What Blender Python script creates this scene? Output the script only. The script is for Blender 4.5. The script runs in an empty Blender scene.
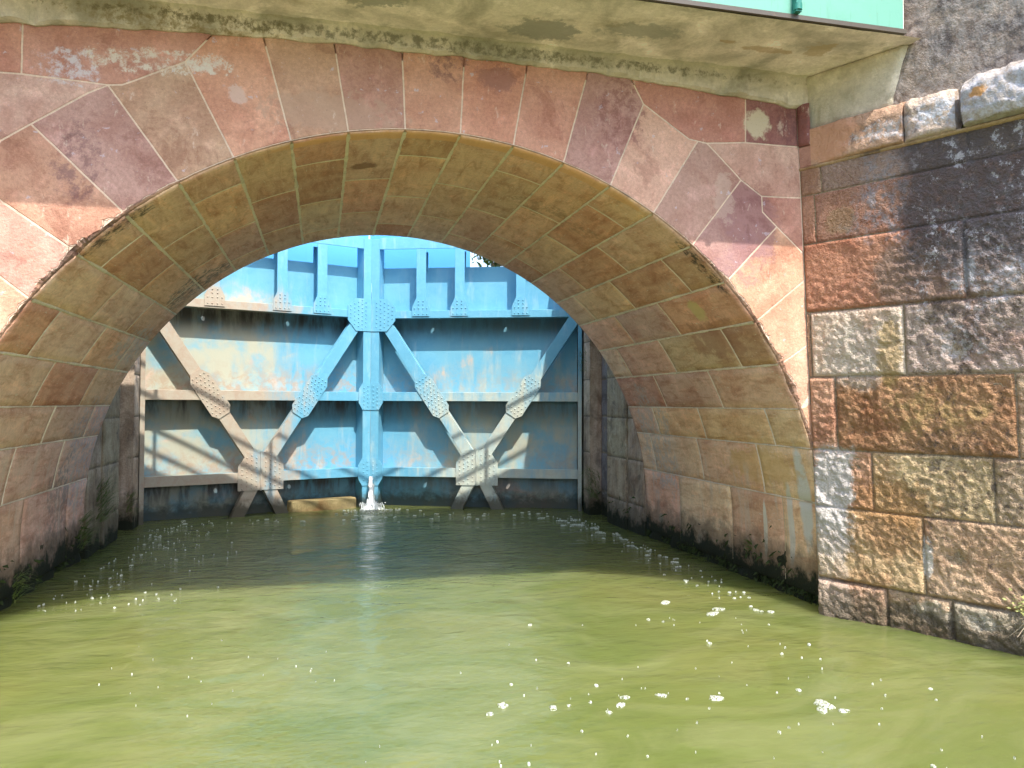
import bpy, bmesh, math, random
from mathutils import Vector, Matrix, noise
R_ = math.radians
sc = bpy.context.scene
col = sc.collection
# ------------------------------------------------------------------ dimensions (metres; camera stands at X=0, Y=0, 1.6 m above the water)
YF, YB = 5.40, 8.89            # front and back face of the bridge
CX, CZ, RAD = 0.737, 0.391, 3.095
STEP = 7.13                    # angle of one voussoir
WA = R_(27)                    # splay of the wing wall
ZD = 4.14                      # underside of the deck slab
SUN = Vector((0.14, -0.64, 1.0)).normalized()

# ------------------------------------------------------------------ object helpers
def link(name, me, mat=None, parent=None):
    o = bpy.data.objects.new(name, me); col.objects.link(o)
    if mat is not None and me is not None and not me.materials: me.materials.append(mat)
    if parent is not None: o.parent = parent
    return o
def tag(o, label=None, cat=None, group=None, kind=None):
    if label: o['label'] = label
    if cat: o['category'] = cat
    if group: o['group'] = group
    if kind: o['kind'] = kind
    return o
def empty(name, loc=(0, 0, 0), rz=0.0):
    o = bpy.data.objects.new(name, None); col.objects.link(o)
    o.location = loc; o.rotation_euler = (0, 0, rz); o.empty_display_size = .2
    return o
class MB:
    """collects faces, with a colour per face, into one mesh"""
    def __init__(s): s.v = []; s.f = []; s.c = []; s.sm = []
    def add(s, vs, fs, c=(1, 1, 1), smooth=False):
        b = len(s.v); s.v += [tuple(x) for x in vs]
        for f in fs: s.f.append([b + i for i in f]); s.c.append(c); s.sm.append(smooth)
    def box(s, a, b, c=(1, 1, 1)):
        x0, y0, z0 = a; x1, y1, z1 = b
        vs = [(x0,y0,z0),(x1,y0,z0),(x1,y1,z0),(x0,y1,z0),(x0,y0,z1),(x1,y0,z1),(x1,y1,z1),(x0,y1,z1)]
        s.add(vs, [(0,3,2,1),(4,5,6,7),(0,1,5,4),(1,2,6,5),(2,3,7,6),(3,0,4,7)], c)
    def prism(s, poly, y0, y1, c=(1, 1, 1)):
        """poly in (x, z), counter-clockwise seen from -y"""
        n = len(poly)
        vs = [(x, y0, z) for x, z in poly] + [(x, y1, z) for x, z in poly]
        s.add(vs, [tuple(range(n)), tuple(range(2*n-1, n-1, -1))] + [(i, i+n, (i+1) % n + n, (i+1) % n) for i in range(n)], c)
    def tube(s, p, q, r0, r1=None, n=8, c=(1, 1, 1), cap=True):
        r1 = r0 if r1 is None else r1
        p = Vector(p); q = Vector(q); d = (q-p).normalized()
        a = d.orthogonal().normalized(); b = d.cross(a)
        vs = [p + a*r0*math.cos(2*math.pi*i/n) + b*r0*math.sin(2*math.pi*i/n) for i in range(n)]
        vs += [q + a*r1*math.cos(2*math.pi*i/n) + b*r1*math.sin(2*math.pi*i/n) for i in range(n)]
        fs = [(i, (i+1) % n, (i+1) % n+n, i+n) for i in range(n)]
        s.add(vs, fs, c, True)
        if cap: s.add(vs, [tuple(range(n-1, -1, -1)), tuple(range(n, 2*n))], c)
    def build(s, name, mat, parent=None, bevel=0):
        me = bpy.data.meshes.new(name); me.from_pydata(s.v, [], s.f); me.validate(clean_customdata=False); me.update()
        at = me.color_attributes.new('col', 'FLOAT_COLOR', 'CORNER')
        buf = []
        for p, c in zip(me.polygons, s.c): buf += [c[0], c[1], c[2], 1.0]*p.loop_total
        if len(buf) == len(at.data)*4: at.data.foreach_set('color', buf)
        me.polygons.foreach_set('use_smooth', s.sm[:len(me.polygons)])
        o = link(name, me, mat, parent)
        if bevel:
            m = o.modifiers.new('bevel', 'BEVEL'); m.width = bevel; m.segments = 1; m.limit_method = 'ANGLE'
        return o

# ------------------------------------------------------------------ node helpers
class NT:
    def __init__(s, name):
        s.m = bpy.data.materials.new(name); s.m.use_nodes = True
        s.t = s.m.node_tree; s.n = s.t.nodes; s.b = s.n['Principled BSDF']
        s.pos = s.n.new('ShaderNodeTexCoord').outputs['Object']
    def l(s, a, b): s.t.links.new(a, b)
    def put(s, sock, v):
        if isinstance(v, bpy.types.NodeSocket): s.l(v, sock)
        elif isinstance(v, (tuple, list)) and len(v) == 3 and sock.type == 'RGBA': sock.default_value = (*v, 1)
        else: sock.default_value = v
    def noise(s, scale, detail=4, rough=.55, vec=None, dist=0, sx=None, out='Fac'):
        n = s.n.new('ShaderNodeTexNoise'); n.inputs['Scale'].default_value = scale
        n.inputs['Detail'].default_value = detail; n.inputs['Roughness'].default_value = rough
        n.inputs['Distortion'].default_value = dist
        v = vec or s.pos
        if sx: v = s.vm('MULTIPLY', v, sx)
        s.l(v, n.inputs['Vector']); return n.outputs[out]
    def vm(s, op, a, b=None):
        n = s.n.new('ShaderNodeVectorMath'); n.operation = op; s.put(n.inputs[0], a)
        if b is not None: s.put(n.inputs[1], b)
        return n.outputs['Value'] if op in ('LENGTH', 'DOT_PRODUCT') else n.outputs['Vector']
    def ma(s, op, a, b=None, c=None, clamp=False):
        n = s.n.new('ShaderNodeMath'); n.operation = op; n.use_clamp = clamp; s.put(n.inputs[0], a)
        if b is not None: s.put(n.inputs[1], b)
        if c is not None: s.put(n.inputs[2], c)
        return n.outputs[0]
    def ramp(s, v, a, b, lo=0., hi=1.):
        n = s.n.new('ShaderNodeMapRange'); n.interpolation_type = 'SMOOTHSTEP'
        s.put(n.inputs['Value'], v); n.inputs['From Min'].default_value = a; n.inputs['From Max'].default_value = b
        n.inputs['To Min'].default_value = lo; n.inputs['To Max'].default_value = hi
        return n.outputs['Result']
    def mix(s, f, a, b, mode='MIX'):
        n = s.n.new('ShaderNodeMix'); n.data_type = 'RGBA'; n.blend_type = mode
        s.put(n.inputs['Factor'], f); s.put(n.inputs['A'], a) if False else s.put(n.inputs[6], a); s.put(n.inputs[7], b)
        return n.outputs[2]
    def attr(s, name='col'):
        n = s.n.new('ShaderNodeAttribute'); n.attribute_name = name; return n.outputs['Color']
    def xyz(s, v=None):
        n = s.n.new('ShaderNodeSeparateXYZ'); s.l(v or s.pos, n.inputs[0]); return n.outputs
    def bump(s, h, strength=.5, dist=.01, prev=None):
        n = s.n.new('ShaderNodeBump'); n.inputs['Strength'].default_value = strength; n.inputs['Distance'].default_value = dist
        s.put(n.inputs['Height'], h)
        if prev is not None: s.l(prev, n.inputs['Normal'])
        return n.outputs['Normal']
    def blob(s, c, r, soft=.35, wob=.5, wscale=4., det=4):
        mr = min(r[0], r[2]); key = 24. if mr < .10 else (10. if mr < .25 else 4.)
        s.cache = getattr(s, 'cache', {})
        if key not in s.cache: s.cache[key] = s.vm('SUBTRACT', s.noise(key, 5, .72, out='Color'), (.5, .5, .5))
        w = s.cache[key]
        p = s.vm('ADD', s.vm('DIVIDE', s.vm('SUBTRACT', s.pos, tuple(c)), tuple(r)), s.vm('MULTIPLY', w, (wob*4.5,)*3))
        return s.ramp(s.vm('LENGTH', p), 1., 1.-soft)
    def done(s, c, rough=.85, normal=None, spec=.3):
        s.put(s.b.inputs['Base Color'], c); s.put(s.b.inputs['Roughness'], rough)
        s.b.inputs['Specular IOR Level'].default_value = spec
        if normal is not None: s.l(normal, s.b.inputs['Normal'])
        return s.m

def stone(name, blobs=(), streak=None, white=0., dark=0., grain=1., moss=None, bump=.5, patch=.5, tint=(.62, .42, .34), extra=None, bdist=.012):
    t = NT(name); c = t.attr()
    # slow mottling
    c = t.mix(t.ramp(t.noise(2.3, 5, .6, dist=.6), .42, .68, 0, patch), c, t.mix(1, c, tint, 'MULTIPLY'))
    c = t.mix(t.ramp(t.noise(5.1, 4, .65, dist=.3, vec=t.vm('ADD', t.pos, (7, 3, 1))), .5, .75, 0, patch), c, t.mix(1, c, (1.35, 1.35, 1.42), 'MULTIPLY'))
    c = t.mix(t.ramp(t.noise(38, 3, .7), .35, .7, 0, .35*grain), c, t.mix(1, c, (.55, .5, .5), 'MULTIPLY'))
    c = t.mix(t.ramp(t.noise(120, 1, .7), .55, .7, 0, .35*grain), c, t.mix(1, c, (1.4, 1.35, 1.3), 'MULTIPLY'))
    if streak:      # tooling marks and scratches along the given stretch
        sx, amt, colr = streak
        fx = tuple(v*4 for v in sx)
        c = t.mix(t.ramp(t.noise(3.4, 5, .7, sx=sx, dist=.8), .40, .76, 0, amt*1.5), c, t.mix(1, c, (.66, .50, .43), 'MULTIPLY'))
        c = t.mix(t.ramp(t.noise(3.2, 4, .6, sx=sx, vec=t.vm('ADD', t.pos, (3, 9, 4))), .52, .70, 0, amt*.8), c, t.mix(1, c, (1.28, 1.24, 1.2), 'MULTIPLY'))
        c = t.mix(t.ramp(t.noise(4.5, 2, .6, sx=fx, vec=t.vm('ADD', t.pos, (6, 1, 8))), .655, .70, 0, amt), c, colr)
    if dark:
        c = t.mix(t.ramp(t.noise(3.1, 6, .72, dist=.5, vec=t.vm('ADD', t.pos, (1, 5, 9))), .5, .66, 0, dark), c, (.06, .05, .055))
    if white:
        c = t.mix(t.ramp(t.noise(4.2, 7, .78, dist=.8, vec=t.vm('ADD', t.pos, (11, 2, 5))), .58, .72, 0, white), c, (.62, .58, .56))
    for b in blobs:
        ctr, rad, bc, amt = b[:4]; wob = b[4] if len(b) > 4 else .35; ws = b[5] if len(b) > 5 else 5.
        f = t.blob(ctr, rad, .3, wob, ws, 6)
        if len(b) > 6:   # speckled coverage
            t.sp = getattr(t, 'sp', {})
            k = 7 if b[6] < 9 else 17
            if k not in t.sp: t.sp[k] = t.ramp(t.noise(k, 6, .75), .42, .60)
            f = t.ma('MULTIPLY', f, t.sp[k])
        c = t.mix(t.ma('MULTIPLY', f, amt), c, bc)
    if extra: c = extra(t, c)
    if moss is not None:
        z = t.xyz()[2]
        zz = t.ma('ADD', z, t.ma('MULTIPLY', t.ma('SUBTRACT', t.noise(5, 6, .7), .5), -.55))
        c = t.mix(t.ramp(zz, moss+.22, moss, 0, .75), c, (.13, .105, .07))
        c = t.mix(t.ramp(zz, moss, moss-.13, 0, 1), c, (.022, .026, .014))
    h = t.ma('ADD', t.noise(55, 3, .7), t.ma('MULTIPLY', t.noise(9, 3, .6), .9))
    if streak: h = t.ma('ADD', h, t.ma('MULTIPLY', t.noise(14, 4, .6, sx=streak[0]), .8))
    return t.done(c, .88, t.bump(h, bump, bdist), .25)

# ------------------------------------------------------------------ masonry helpers
rnd = random.Random(5)
def jit(c, a=.12, r=rnd):
    k = 1+r.uniform(-a, a); return (c[0]*k*(1+r.uniform(-.04, .04)), c[1]*k, c[2]*k*(1+r.uniform(-.05, .05)))
def fn(x, y, z, s=1.): return noise.noise(Vector((x*s, y*s, z*s)))
def fbm(v, s, o=4):
    a = 0; k = 1.
    for i in range(o): a += noise.noise(v*s)*k; s *= 2.1; k *= .52
    return a
def axis(a, b, g, bev, sp):
    """sample positions between a and b: joint edge, bevel edge, interior, bevel edge, joint edge; with 0..1 edge weights"""
    L = abs(b-a); sg = 1 if b > a else -1
    n = max(1, int(round((L-2*g-2*bev)/sp)))
    xs = [a+sg*g] + [a+sg*(g+bev+(L-2*g-2*bev)*i/n) for i in range(n+1)] + [b-sg*g]
    return xs, [0]+[1]*(n+1)+[0]
def grid_stone(mb, u0, u1, v0, v1, fmap, color, g=.005, bev=.012, sp=.06, dep=.010, hfun=None, gu=None, flip=False, warp=None):
    """one block on a (u, v) surface; fmap(u, v, h) -> point; h is the height above the joint level"""
    gu = gu or (g, g)
    us, wu = axis(u0, u1, g, bev, sp); vs_, wv = axis(v0, v1, g, bev, sp)
    nu, nv = len(us), len(vs_); V = []
    for j, v in enumerate(vs_):
        for i, u in enumerate(us):
            e = min(wu[i], wv[j]); h = dep*e
            if hfun:
                e2 = 1.
                if i in (1, nu-2) or j in (1, nv-2): e2 = .55
                h += hfun(u, v)*e*e2
            uu, vv = u, v
            if e == 0 or i in (1, nu-2) or j in (1, nv-2):
                w = .0035; uu += w*fn(u*9, v*9, 3.1); vv += w*fn(u*9, v*9, 8.7)
            V.append(fmap(uu, vv, h))
    F = []
    for j in range(nv-1):
        for i in range(nu-1):
            q = (j*nu+i, j*nu+i+1, (j+1)*nu+i+1, (j+1)*nu+i)
            F.append(q[::-1] if flip else q)
    mb.add(V, F, color, bool(hfun))
def inset_poly(P, d):
    n = len(P); out = []
    for i in range(n):
        a, b, c = P[i-1], P[i], P[(i+1) % n]
        e1 = (b[0]-a[0], b[1]-a[1]); e2 = (c[0]-b[0], c[1]-b[1])
        l1 = math.hypot(*e1) or 1e-6; l2 = math.hypot(*e2) or 1e-6
        n1 = (-e1[1]/l1, e1[0]/l1); n2 = (-e2[1]/l2, e2[0]/l2)
        k = 1+n1[0]*n2[0]+n1[1]*n2[1]; k = max(k, .35)
        out.append((b[0]+d*(n1[0]+n2[0])/k, b[1]+d*(n1[1]+n2[1])/k))
    return out
def resample(P, sp=.05):
    out = []
    for i, a in enumerate(P):
        b = P[(i+1) % len(P)]; L = math.hypot(b[0]-a[0], b[1]-a[1]); n = max(1, int(L/sp))
        for k in range(n): out.append((a[0]+(b[0]-a[0])*k/n, a[1]+(b[1]-a[1])*k/n))
    return out
def poly_stone(mb, P, fmap, color, g=.0028, bev=.006, dep=.006):
    """flat dressed stone with a polygon outline (counter-clockwise)"""
    A = inset_poly(P, g); A = resample(A)
    A = [(x+.0022*fn(x*14, y*14, 1.), y+.0022*fn(x*14, y*14, 5.)) for x, y in A]
    B = inset_poly(A, bev); n = len(A)
    V = [fmap(x, y, 0) for x, y in A]+[fmap(x, y, dep) for x, y in B]
    mb.add(V, [(i, (i+1) % n, (i+1) % n+n, i+n) for i in range(n)], color)
    mb.add([fmap(x, y, dep) for x, y in B], [tuple(range(n))], color)

# ------------------------------------------------------------------ arris of the arch: chipped edge shared by the face and the vault
def chip(th):
    """width of the broken edge at angle th (degrees from the crown, right positive)"""
    a = th*.054
    base = .004+.004*abs(fn(a*7, 2., 0))
    rough = 0.
    for c, w, k in ((46, 7, .028), (60, 9, .026), (76, 12, .034), (-42, 7, .055), (-55, 8, .03), (-75, 10, .03)):
        rough += k*math.exp(-((th-c)/w)**2)
    n = abs(fn(a*4.2, 9., 1.))*1.0+abs(fn(a*11, 4., 1.))*.9+abs(fn(a*31, 4., 6.))*.6
    return base+rough*n
def arris_r(th): return RAD+chip(th)
def arris_y(th): return YF+chip(th)*.9+.002
def cyl(th, r=RAD): t = R_(th); return (CX+r*math.sin(t), CZ+r*math.cos(t))
def cornx(z): return 3.765-.045*z           # right-hand corner where face and wing wall meet

RED = (.58, .305, .215); PINK = (.62, .39, .30); BROWN = (.54, .335, .235); PURP = (.50, .30, .25); PEACH = (.66, .40, .27)
MORTAR = (.74, .58, .45)
def face_map(x, z, h): return (x, YF+.004-h, z)

# ================================================================== BRIDGE
bridge = empty('arch_bridge', (CX, YF, 0))
tag(bridge, 'red sandstone arch bridge with a concrete deck, spanning the canal before the blue gates', 'bridge')
def bl(o): o.location = (-CX, -YF, 0); return o     # meshes are written in world coordinates

def zc(x): return 4.045-.052*(x-.7)**2*.28           # ragged lower edge of the concrete above the stones
th_j = [3.565+STEP*k for k in range(-13, 13)]
# outer ends of the joints, right half (world x, z); the left half mirrors it
OUT = {0: (.955, None), 1: (1.414, None), 2: (1.871, None), 3: (2.305, 3.825), 4: (2.745, 3.585), 5: (3.104, 3.314), 6: (3.409, 2.970), 7: ('c', 2.569), 8: ('c', 2.063), 9: ('c', 1.68)}
OUTL = {3: (-.877, 3.801), 4: (-1.331, 3.606), 5: (-1.763, 3.319), 6: (-2.06, 2.93)}
EXL = {3: [(-1.249, 3.614)], 4: [(-1.445, 3.544)], 5: [(-1.93, 3.199)]}
def outer(k):
    """joint k: k>=0 right half, k<0 left half (joint -1 is the mirror of joint 0)"""
    kk = k if k >= 0 else -k-1
    if k < 0 and kk in OUTL: return OUTL[kk]
    x, z = OUT[kk]
    if x == 'c': x = cornx(z)
    if k < 0: x = 2*CX-x
    if z is None: z = zc(x)
    return (x, z)
def arc_pts(a, b, n=24):
    return [cyl(a+(b-a)*i/n, arris_r(a+(b-a)*i/n)) for i in range(n+1)]
face = MB()
FC = {-1: BROWN, 0: RED, 1: RED, 2: RED, 3: PURP, 4: PINK, 5: PURP, 6: (.46, .27, .235), 7: PEACH, 8: PEACH, 9: PEACH, 10: PEACH,
      -2: BROWN, -3: (.64, .36, .24), -4: BROWN, -5: PURP, -6: (.50, .30, .22), -7: PINK, -8: PEACH, -9: PEACH, -10: PEACH}
FC[-1] = (.50, .27, .215)
def mirror(P): return [(2*CX-x, z) for x, z in P][::-1]
extra_pts = {2: [(2.198, 'zc')], 3: [(2.672, 3.592)], 4: [(2.82, 3.573)], 5: [(3.279, 3.199), (3.286, 3.079)]}
for k in range(-11, 10):
    # voussoir k lies between joint k-1 and joint k
    a, b = th_j[13+k-1], th_j[13+k]
    right = k >= 1
    if k == 0: P = arc_pts(a, b)+[outer(0), outer(-1)]
    else:
        kk = k if right else -k                        # 1.. on both sides
        i0, i1 = kk-1, kk
        a2, b2 = 3.565+STEP*i0, 3.565+STEP*i1
        if kk <= 9: o0, o1 = (outer(i0), outer(i1)) if right else (outer(-i0-1), outer(-i1-1))
        else:
            continue
        P = []
        n = 24
        # walk the arc from joint i0 to i1 (clockwise as seen from the front on the right half)
        arc = arc_pts(a2, b2) if right else [cyl(-(a2+(b2-a2)*i/n), arris_r(-(a2+(b2-a2)*i/n))) for i in range(n+1)]
        mid = []
        for x, z in extra_pts.get(i0, []):
            if not right and i0 in EXL: continue
            z = zc(x) if z == 'zc' else z
            mid.append((x, z) if right else (2*CX-x, z))
        if not right and i0 in EXL: mid = list(EXL[i0])
        if not right and i0 == 2: mid = [(-.70, zc(-.70))]
        if right:
            if i0 == 6: mid = [(cornx(2.773), 2.773)]
            P = arc+[o1]+mid[::-1]+[o0]
        else:
            if i0 == 6: mid = [(2*CX-cornx(2.773), 2.773)]
            P = (arc+[o1]+mid[::-1]+[o0])[::-1]
    # area sign: make counter-clockwise
    A = sum(P[i][0]*P[(i+1) % len(P)][1]-P[(i+1) % len(P)][0]*P[i][1] for i in range(len(P)))
    if A < 0: P = P[::-1]
    poly_stone(face, P, face_map, jit(FC.get(k, PEACH), .06))
# last sliver of the face beside the springing, both sides
for sgn in (1, -1):
    a, b = 3.565+STEP*9, 86.
    n = 40; arc = [cyl(sgn*(a+(b-a)*i/n), arris_r(sgn*(a+(b-a)*i/n))) for i in range(n+1)]
    out = [(cornx(z) if sgn > 0 else 2*CX-cornx(z), z) for z in (arc[-1][1], 1.25, 1.66)]
    out = [(max(x, arc[-1][0]+.012) if sgn > 0 else min(x, arc[-1][0]-.012), z) for x, z in out]
    P = arc+out
    A = sum(P[i][0]*P[(i+1) % len(P)][1]-P[(i+1) % len(P)][0]*P[i][1] for i in range(len(P)))
    if A < 0: P = P[::-1]
    poly_stone(face, P, face_map, jit(PEACH, .05), g=.002, bev=.002)
# spandrel stones cut round the ring
T1 = [(2.198, zc(2.198)), (2.305, 3.825), (2.672, 3.592), (2.82, 3.573), (3.143, 3.605), (3.145, zc(3.145))][::-1]
T2 = [(3.145, zc(3.145)), (3.143, 3.605), (cornx(3.6), 3.607), (cornx(3.93), zc(3.6))][::-1]
C2 = [(2.82, 3.573), (3.104, 3.314), (3.279, 3.199), (cornx(3.2), 3.209), (cornx(3.6), 3.607), (3.143, 3.605)][::-1]
C3 = [(3.279, 3.199), (3.286, 3.079), (3.409, 2.970), (cornx(2.773), 2.773), (cornx(3.2), 3.209)][::-1]
LT1 = [(-.70, zc(-.70)), (-.877, 3.801), (-1.249, 3.614), (-1.331, 3.606), (-1.82, 3.626), (-1.82, zc(-1.82))]
LT2 = [(-1.82, zc(-1.82)), (-1.82, 3.626), (-2.12, 3.62), (-2.10, zc(-2.1))]
LC2 = [(-1.331, 3.606), (-1.445, 3.544), (-1.763, 3.319), (-1.93, 3.199), (-2.14, 3.2), (-2.12, 3.62), (-1.82, 3.626)]
LC3 = [(-1.93, 3.199), (-2.06, 2.93), (-2.16, 2.773), (-2.14, 3.2)]
for P, c in ((T1, (.52, .25, .19)), (T2, (.34, .15, .14)), (C2, PINK), (C3, (.50, .28, .22)), (LT1, (.56, .30, .22)), (LT2, RED), (LC2, PINK), (LC3, PURP)):
    A = sum(P[i][0]*P[(i+1) % len(P)][1]-P[(i+1) % len(P)][0]*P[i][1] for i in range(len(P)))
    poly_stone(face, P if A > 0 else P[::-1], face_map, jit(c, .03))

def face_wear(t, c):
    c = t.mix(t.ma('MULTIPLY', t.ramp(t.noise(17, 3, .6, vec=t.vm('ADD', t.pos, (2, 2, 2))), .66, .72), .55), c, (.55, .50, .56))
    a = t.noise(2.1, 7, .74, dist=.4, vec=t.vm('ADD', t.pos, (4, 0, 13)))
    c = t.mix(t.ma('MULTIPLY', t.ramp(a, .54, .62), .5), c, t.mix(1, c, (.60, .48, .48), 'MULTIPLY'))
    b = t.noise(6.5, 6, .76, sx=(1.5, 1, .6), vec=t.vm('ADD', t.pos, (9, 0, 3)))
    c = t.mix(t.ma('MULTIPLY', t.ramp(b, .60, .68), .55), c, (.70, .56, .46))
    return t.mix(t.ma('MULTIPLY', t.ramp(t.noise(75, 2, .6, vec=t.vm('ADD', t.pos, (1, 1, 1))), .66, .72), .5), c, (.24, .13, .12))
m_face = stone('dressed red sandstone', grain=1.1, bump=.6, patch=.75, tint=(.76, .64, .62), blobs=[
    ((-1.1, YF, 3.78), (.42, .4, .09), (.66, .60, .52), .9, .5, 6., 20),
    ((-1.58, YF, 3.70), (.22, .4, .13), (.62, .58, .62), .8, .5, 6., 24),
    ((-.80, YF, 3.80), (.26, .4, .08), (.66, .60, .54), .85, .5, 6., 22),
    ((3.24, YF, 3.76), (.13, .4, .13), (.60, .50, .36), .95, .35, 6.),
    ((3.52, YF, 3.78), (.14, .4, .2), (.20, .09, .09), .8, .4, 6., 14),
    ((2.12, YF, 3.72), (.22, .4, .30), (.26, .11, .10), .75, .35, 5., 9),
    ((.83, YF, 3.98), (.16, .4, .14), (.22, .11, .10), .8, .4, 6., 10),
    ((3.15, YF, 2.98), (.30, .4, .30), (.31, .16, .155), .7, .35, 4.),
    ((-1.50, YF, 3.10), (.16, .4, .30), (.22, .12, .12), .75, .45, 6., 16),
    ((2.95, YF, 3.15), (.10, .4, .2), (.56, .42, .34), .45, .6, 5.),
    ((1.2, YF, 3.9), (.16, .4, .10), (.30, .14, .12), .7, .5, 5.),
    ((3.1, YF, 2.75), (.3, .4, .3), (.33, .19, .20), .5, .6, 5., 14),
    ((-1.75, YF, 2.45), (.12, .4, .2), (.58, .27, .2), .6, .5, 5., 14),
    ((.05, YF, 3.55), (.5, .4, .16), (.46, .30, .22), .6, .5, 3.),
    ((3.76, YF, 1.1), (.10, .4, .16), (.72, .70, .66), .9, .3, 9.),
    ((-.55, YF, 3.62), (.07, .4, .07), (.62, .44, .38), .8, .4, 8.),
    ], extra=face_wear)
bl(face.build('face_masonry', m_face, bridge))

# joint mortar behind the face: sheet with the arch cut out
m_mortar = stone('lime mortar', grain=.8, bump=.7, patch=.3, tint=(.75, .68, .6), dark=.25)
mo = MB(); N = 80
for i in range(N):
    a = -89+178*i/N; b = -89+178*(i+1)/N
    def top(th):
        x, z = cyl(th, arris_r(th)+.01); X, Z = x, 4.0
        # push out to the surrounding rectangle
        dx, dz = math.sin(R_(th)), math.cos(R_(th))
        tt = min(((3.65-CX+.09*max(0, 1-dz*1.4)) if dx > 0 else (CX+2.12+.08*max(0, 1-dz*1.4)))/max(abs(dx), 1e-4), (3.96-CZ)/max(dz, 1e-4))
        tt = max(tt, arris_r(th)+.011)
        return (CX+tt*dx, CZ+tt*dz)
    p0, p1 = cyl(a, arris_r(a)+.001), cyl(b, arris_r(b)+.001)
    q0, q1 = top(a), top(b)
    mo.add([(p0[0], YF+.0015, p0[1]), (p1[0], YF+.0015, p1[1]), (q1[0], YF+.0015, q1[1]), (q0[0], YF+.0015, q0[1])], [(0, 3, 2, 1)], MORTAR)
mo.add([(-2.08, YF+.0015, 2.0), (-2.08, YF+.0015, 4.0), (3.55, YF+.0015, 4.0), (3.55, YF+.0015, 3.55), (-2.08, YF+.0015, 3.55)], [(0, 1, 2, 3, 4)], MORTAR) if False else None
# chamfer strip of the broken arris
N = 700
V = []
for i in range(N+1):
    th = -88+176*i/N
    r = arris_r(th); p = cyl(th, r); q = cyl(th, RAD-.002); w = chip(th)
    mid = cyl(th, RAD+w*.35); ny = w*.35
    V += [(p[0], YF-.001, p[1]), (mid[0], YF+ny, mid[1]), (q[0], arris_y(th)+.004, q[1])]
F = []
for i in range(N):
    for j in range(2): F.append((i*3+j, i*3+j+1, (i+1)*3+j+1, (i+1)*3+j))
ar = MB(); ar.add(V, F, (.47, .29, .2), False)
bl(ar.build('broken_arris', stone('broken stone edge', grain=1, bump=.8, patch=.8, dark=.55, tint=(.5, .4, .35)), bridge))
bl(mo.build('joint_mortar', m_mortar, bridge))

# ---- vault lining
OCH = (.82, .54, .37); TAN = (.86, .62, .47); VBR = (.79, .52, .37); VRED = (.73, .42, .29); VPK = (.80, .52, .42); VPU = (.66, .43, .36)
def vault_map(s, y, h):
    """s = arc angle in degrees (right positive), continuing straight down below the springing"""
    r = RAD-.0-h
    if abs(s) <= 90: x, z = cyl(s, r)
    else:
        sg = 1 if s > 0 else -1
        x = CX+sg*r; z = CZ-(abs(s)-90)*RAD*math.pi/180
    return (x, y, z)
DEG = 180/math.pi/RAD          # degrees per metre of arc
vault = MB()
palette = [OCH, OCH, TAN, VBR, VBR, TAN, VPK, (.70, .40, .29), (.76, .45, .32)]
VC = {(4, 1): VRED, (5, 1): VRED, (5, 2): VPK, (6, 0): (.70, .44, .31), (6, 1): VRED, (7, 1): VPU, (-5, 1): OCH, (-6, 0): OCH, (-6, 1): VRED, (-8, 0): VRED, (-7, 0): TAN,
      (-7, 1): TAN, (-8, 1): TAN, (-9, 0): TAN, (-9, 1): VRED, (-2, 1): (.60, .36, .24), (0, 0): (.66, .42, .28), (5, 0): VBR, (4, 0): OCH, (3, 0): OCH, (2, 0): OCH, (1, 0): OCH, (-3, 0): OCH, (-4, 0): VBR,
      (8, 0): (.66, .44, .28), (8, 1): (.70, .49, .31), (9, 1): (.70, .44, .33)}
def courses():
    out = []
    for k in range(-9, 10):
        out.append((k, 3.565+STEP*(k-1) if k > 0 else (-3.565 if k == 0 else -3.565-STEP*(-k)), None))
    return out
bounds = {}
for k in range(0, 10):
    lo = 3.565+STEP*(k-1) if k > 0 else -3.565
    bounds[k] = (lo, 3.565+STEP*k)
    if k > 0: bounds[-k] = (-(3.565+STEP*k), -lo)
zt = lambda z: (math.degrees(math.acos((z-CZ)/RAD)) if z > CZ else 90+(CZ-z)*DEG)
low = [3.565+STEP*9, zt(1.255), zt(.82), zt(.08), ]
for i in range(3):
    bounds[10+i] = (low[i], low[i+1]); bounds[-10-i] = (-low[i+1], -low[i])
CUTS = {}
for k, (a, b) in bounds.items():
    odd = (k % 2 == 0)
    ys = ([5.98, 7.15, 8.30] if k % 2 == 0 else [6.62, 7.80])
    if k == 11: ys = [6.24, 7.34, 8.49]
    if k == 12: ys = [6.0, 6.87, 7.93]
    if k == 10: ys = [5.92, 7.11, 8.2]
    r2 = random.Random(k*7+3)
    ys = [y+r2.uniform(-.05, .05) for y in ys]
    cuts = [YF]+ys+[YB]; CUTS[k] = ys
    for i in range(len(cuts)-1):
        c = VC.get((k, i)) or palette[r2.randrange(len(palette))]
        if abs(k) >= 10: c = (.90, .64, .40) if r2.random() < .7 else (.82, .52, .36)
        if k <= -10: c = (.80, .54, .42)
        c = jit(c, .09, r2)
        last = i == len(cuts)-2
        def hf(u, v, k=k): return .004+.0035*fbm(Vector((u*.7, v*.7, k*3.3)), 2.2, 3)
        gw = .0045/DEG if False else .0045
        # joints across: angle axis measured in metres for even gaps
        def mp(um, v, h, a=a, first=(i == 0)):
            th = um*DEG
            if first and v < YF+.03: v = arris_y(th)+(v-YF)*.3
            return vault_map(th, v, h)
        grid_stone(vault, a/DEG, b/DEG, cuts[i], cuts[i+1], mp, c, g=.0055, bev=.009, sp=.07, dep=.006, hfun=hf)
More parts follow.
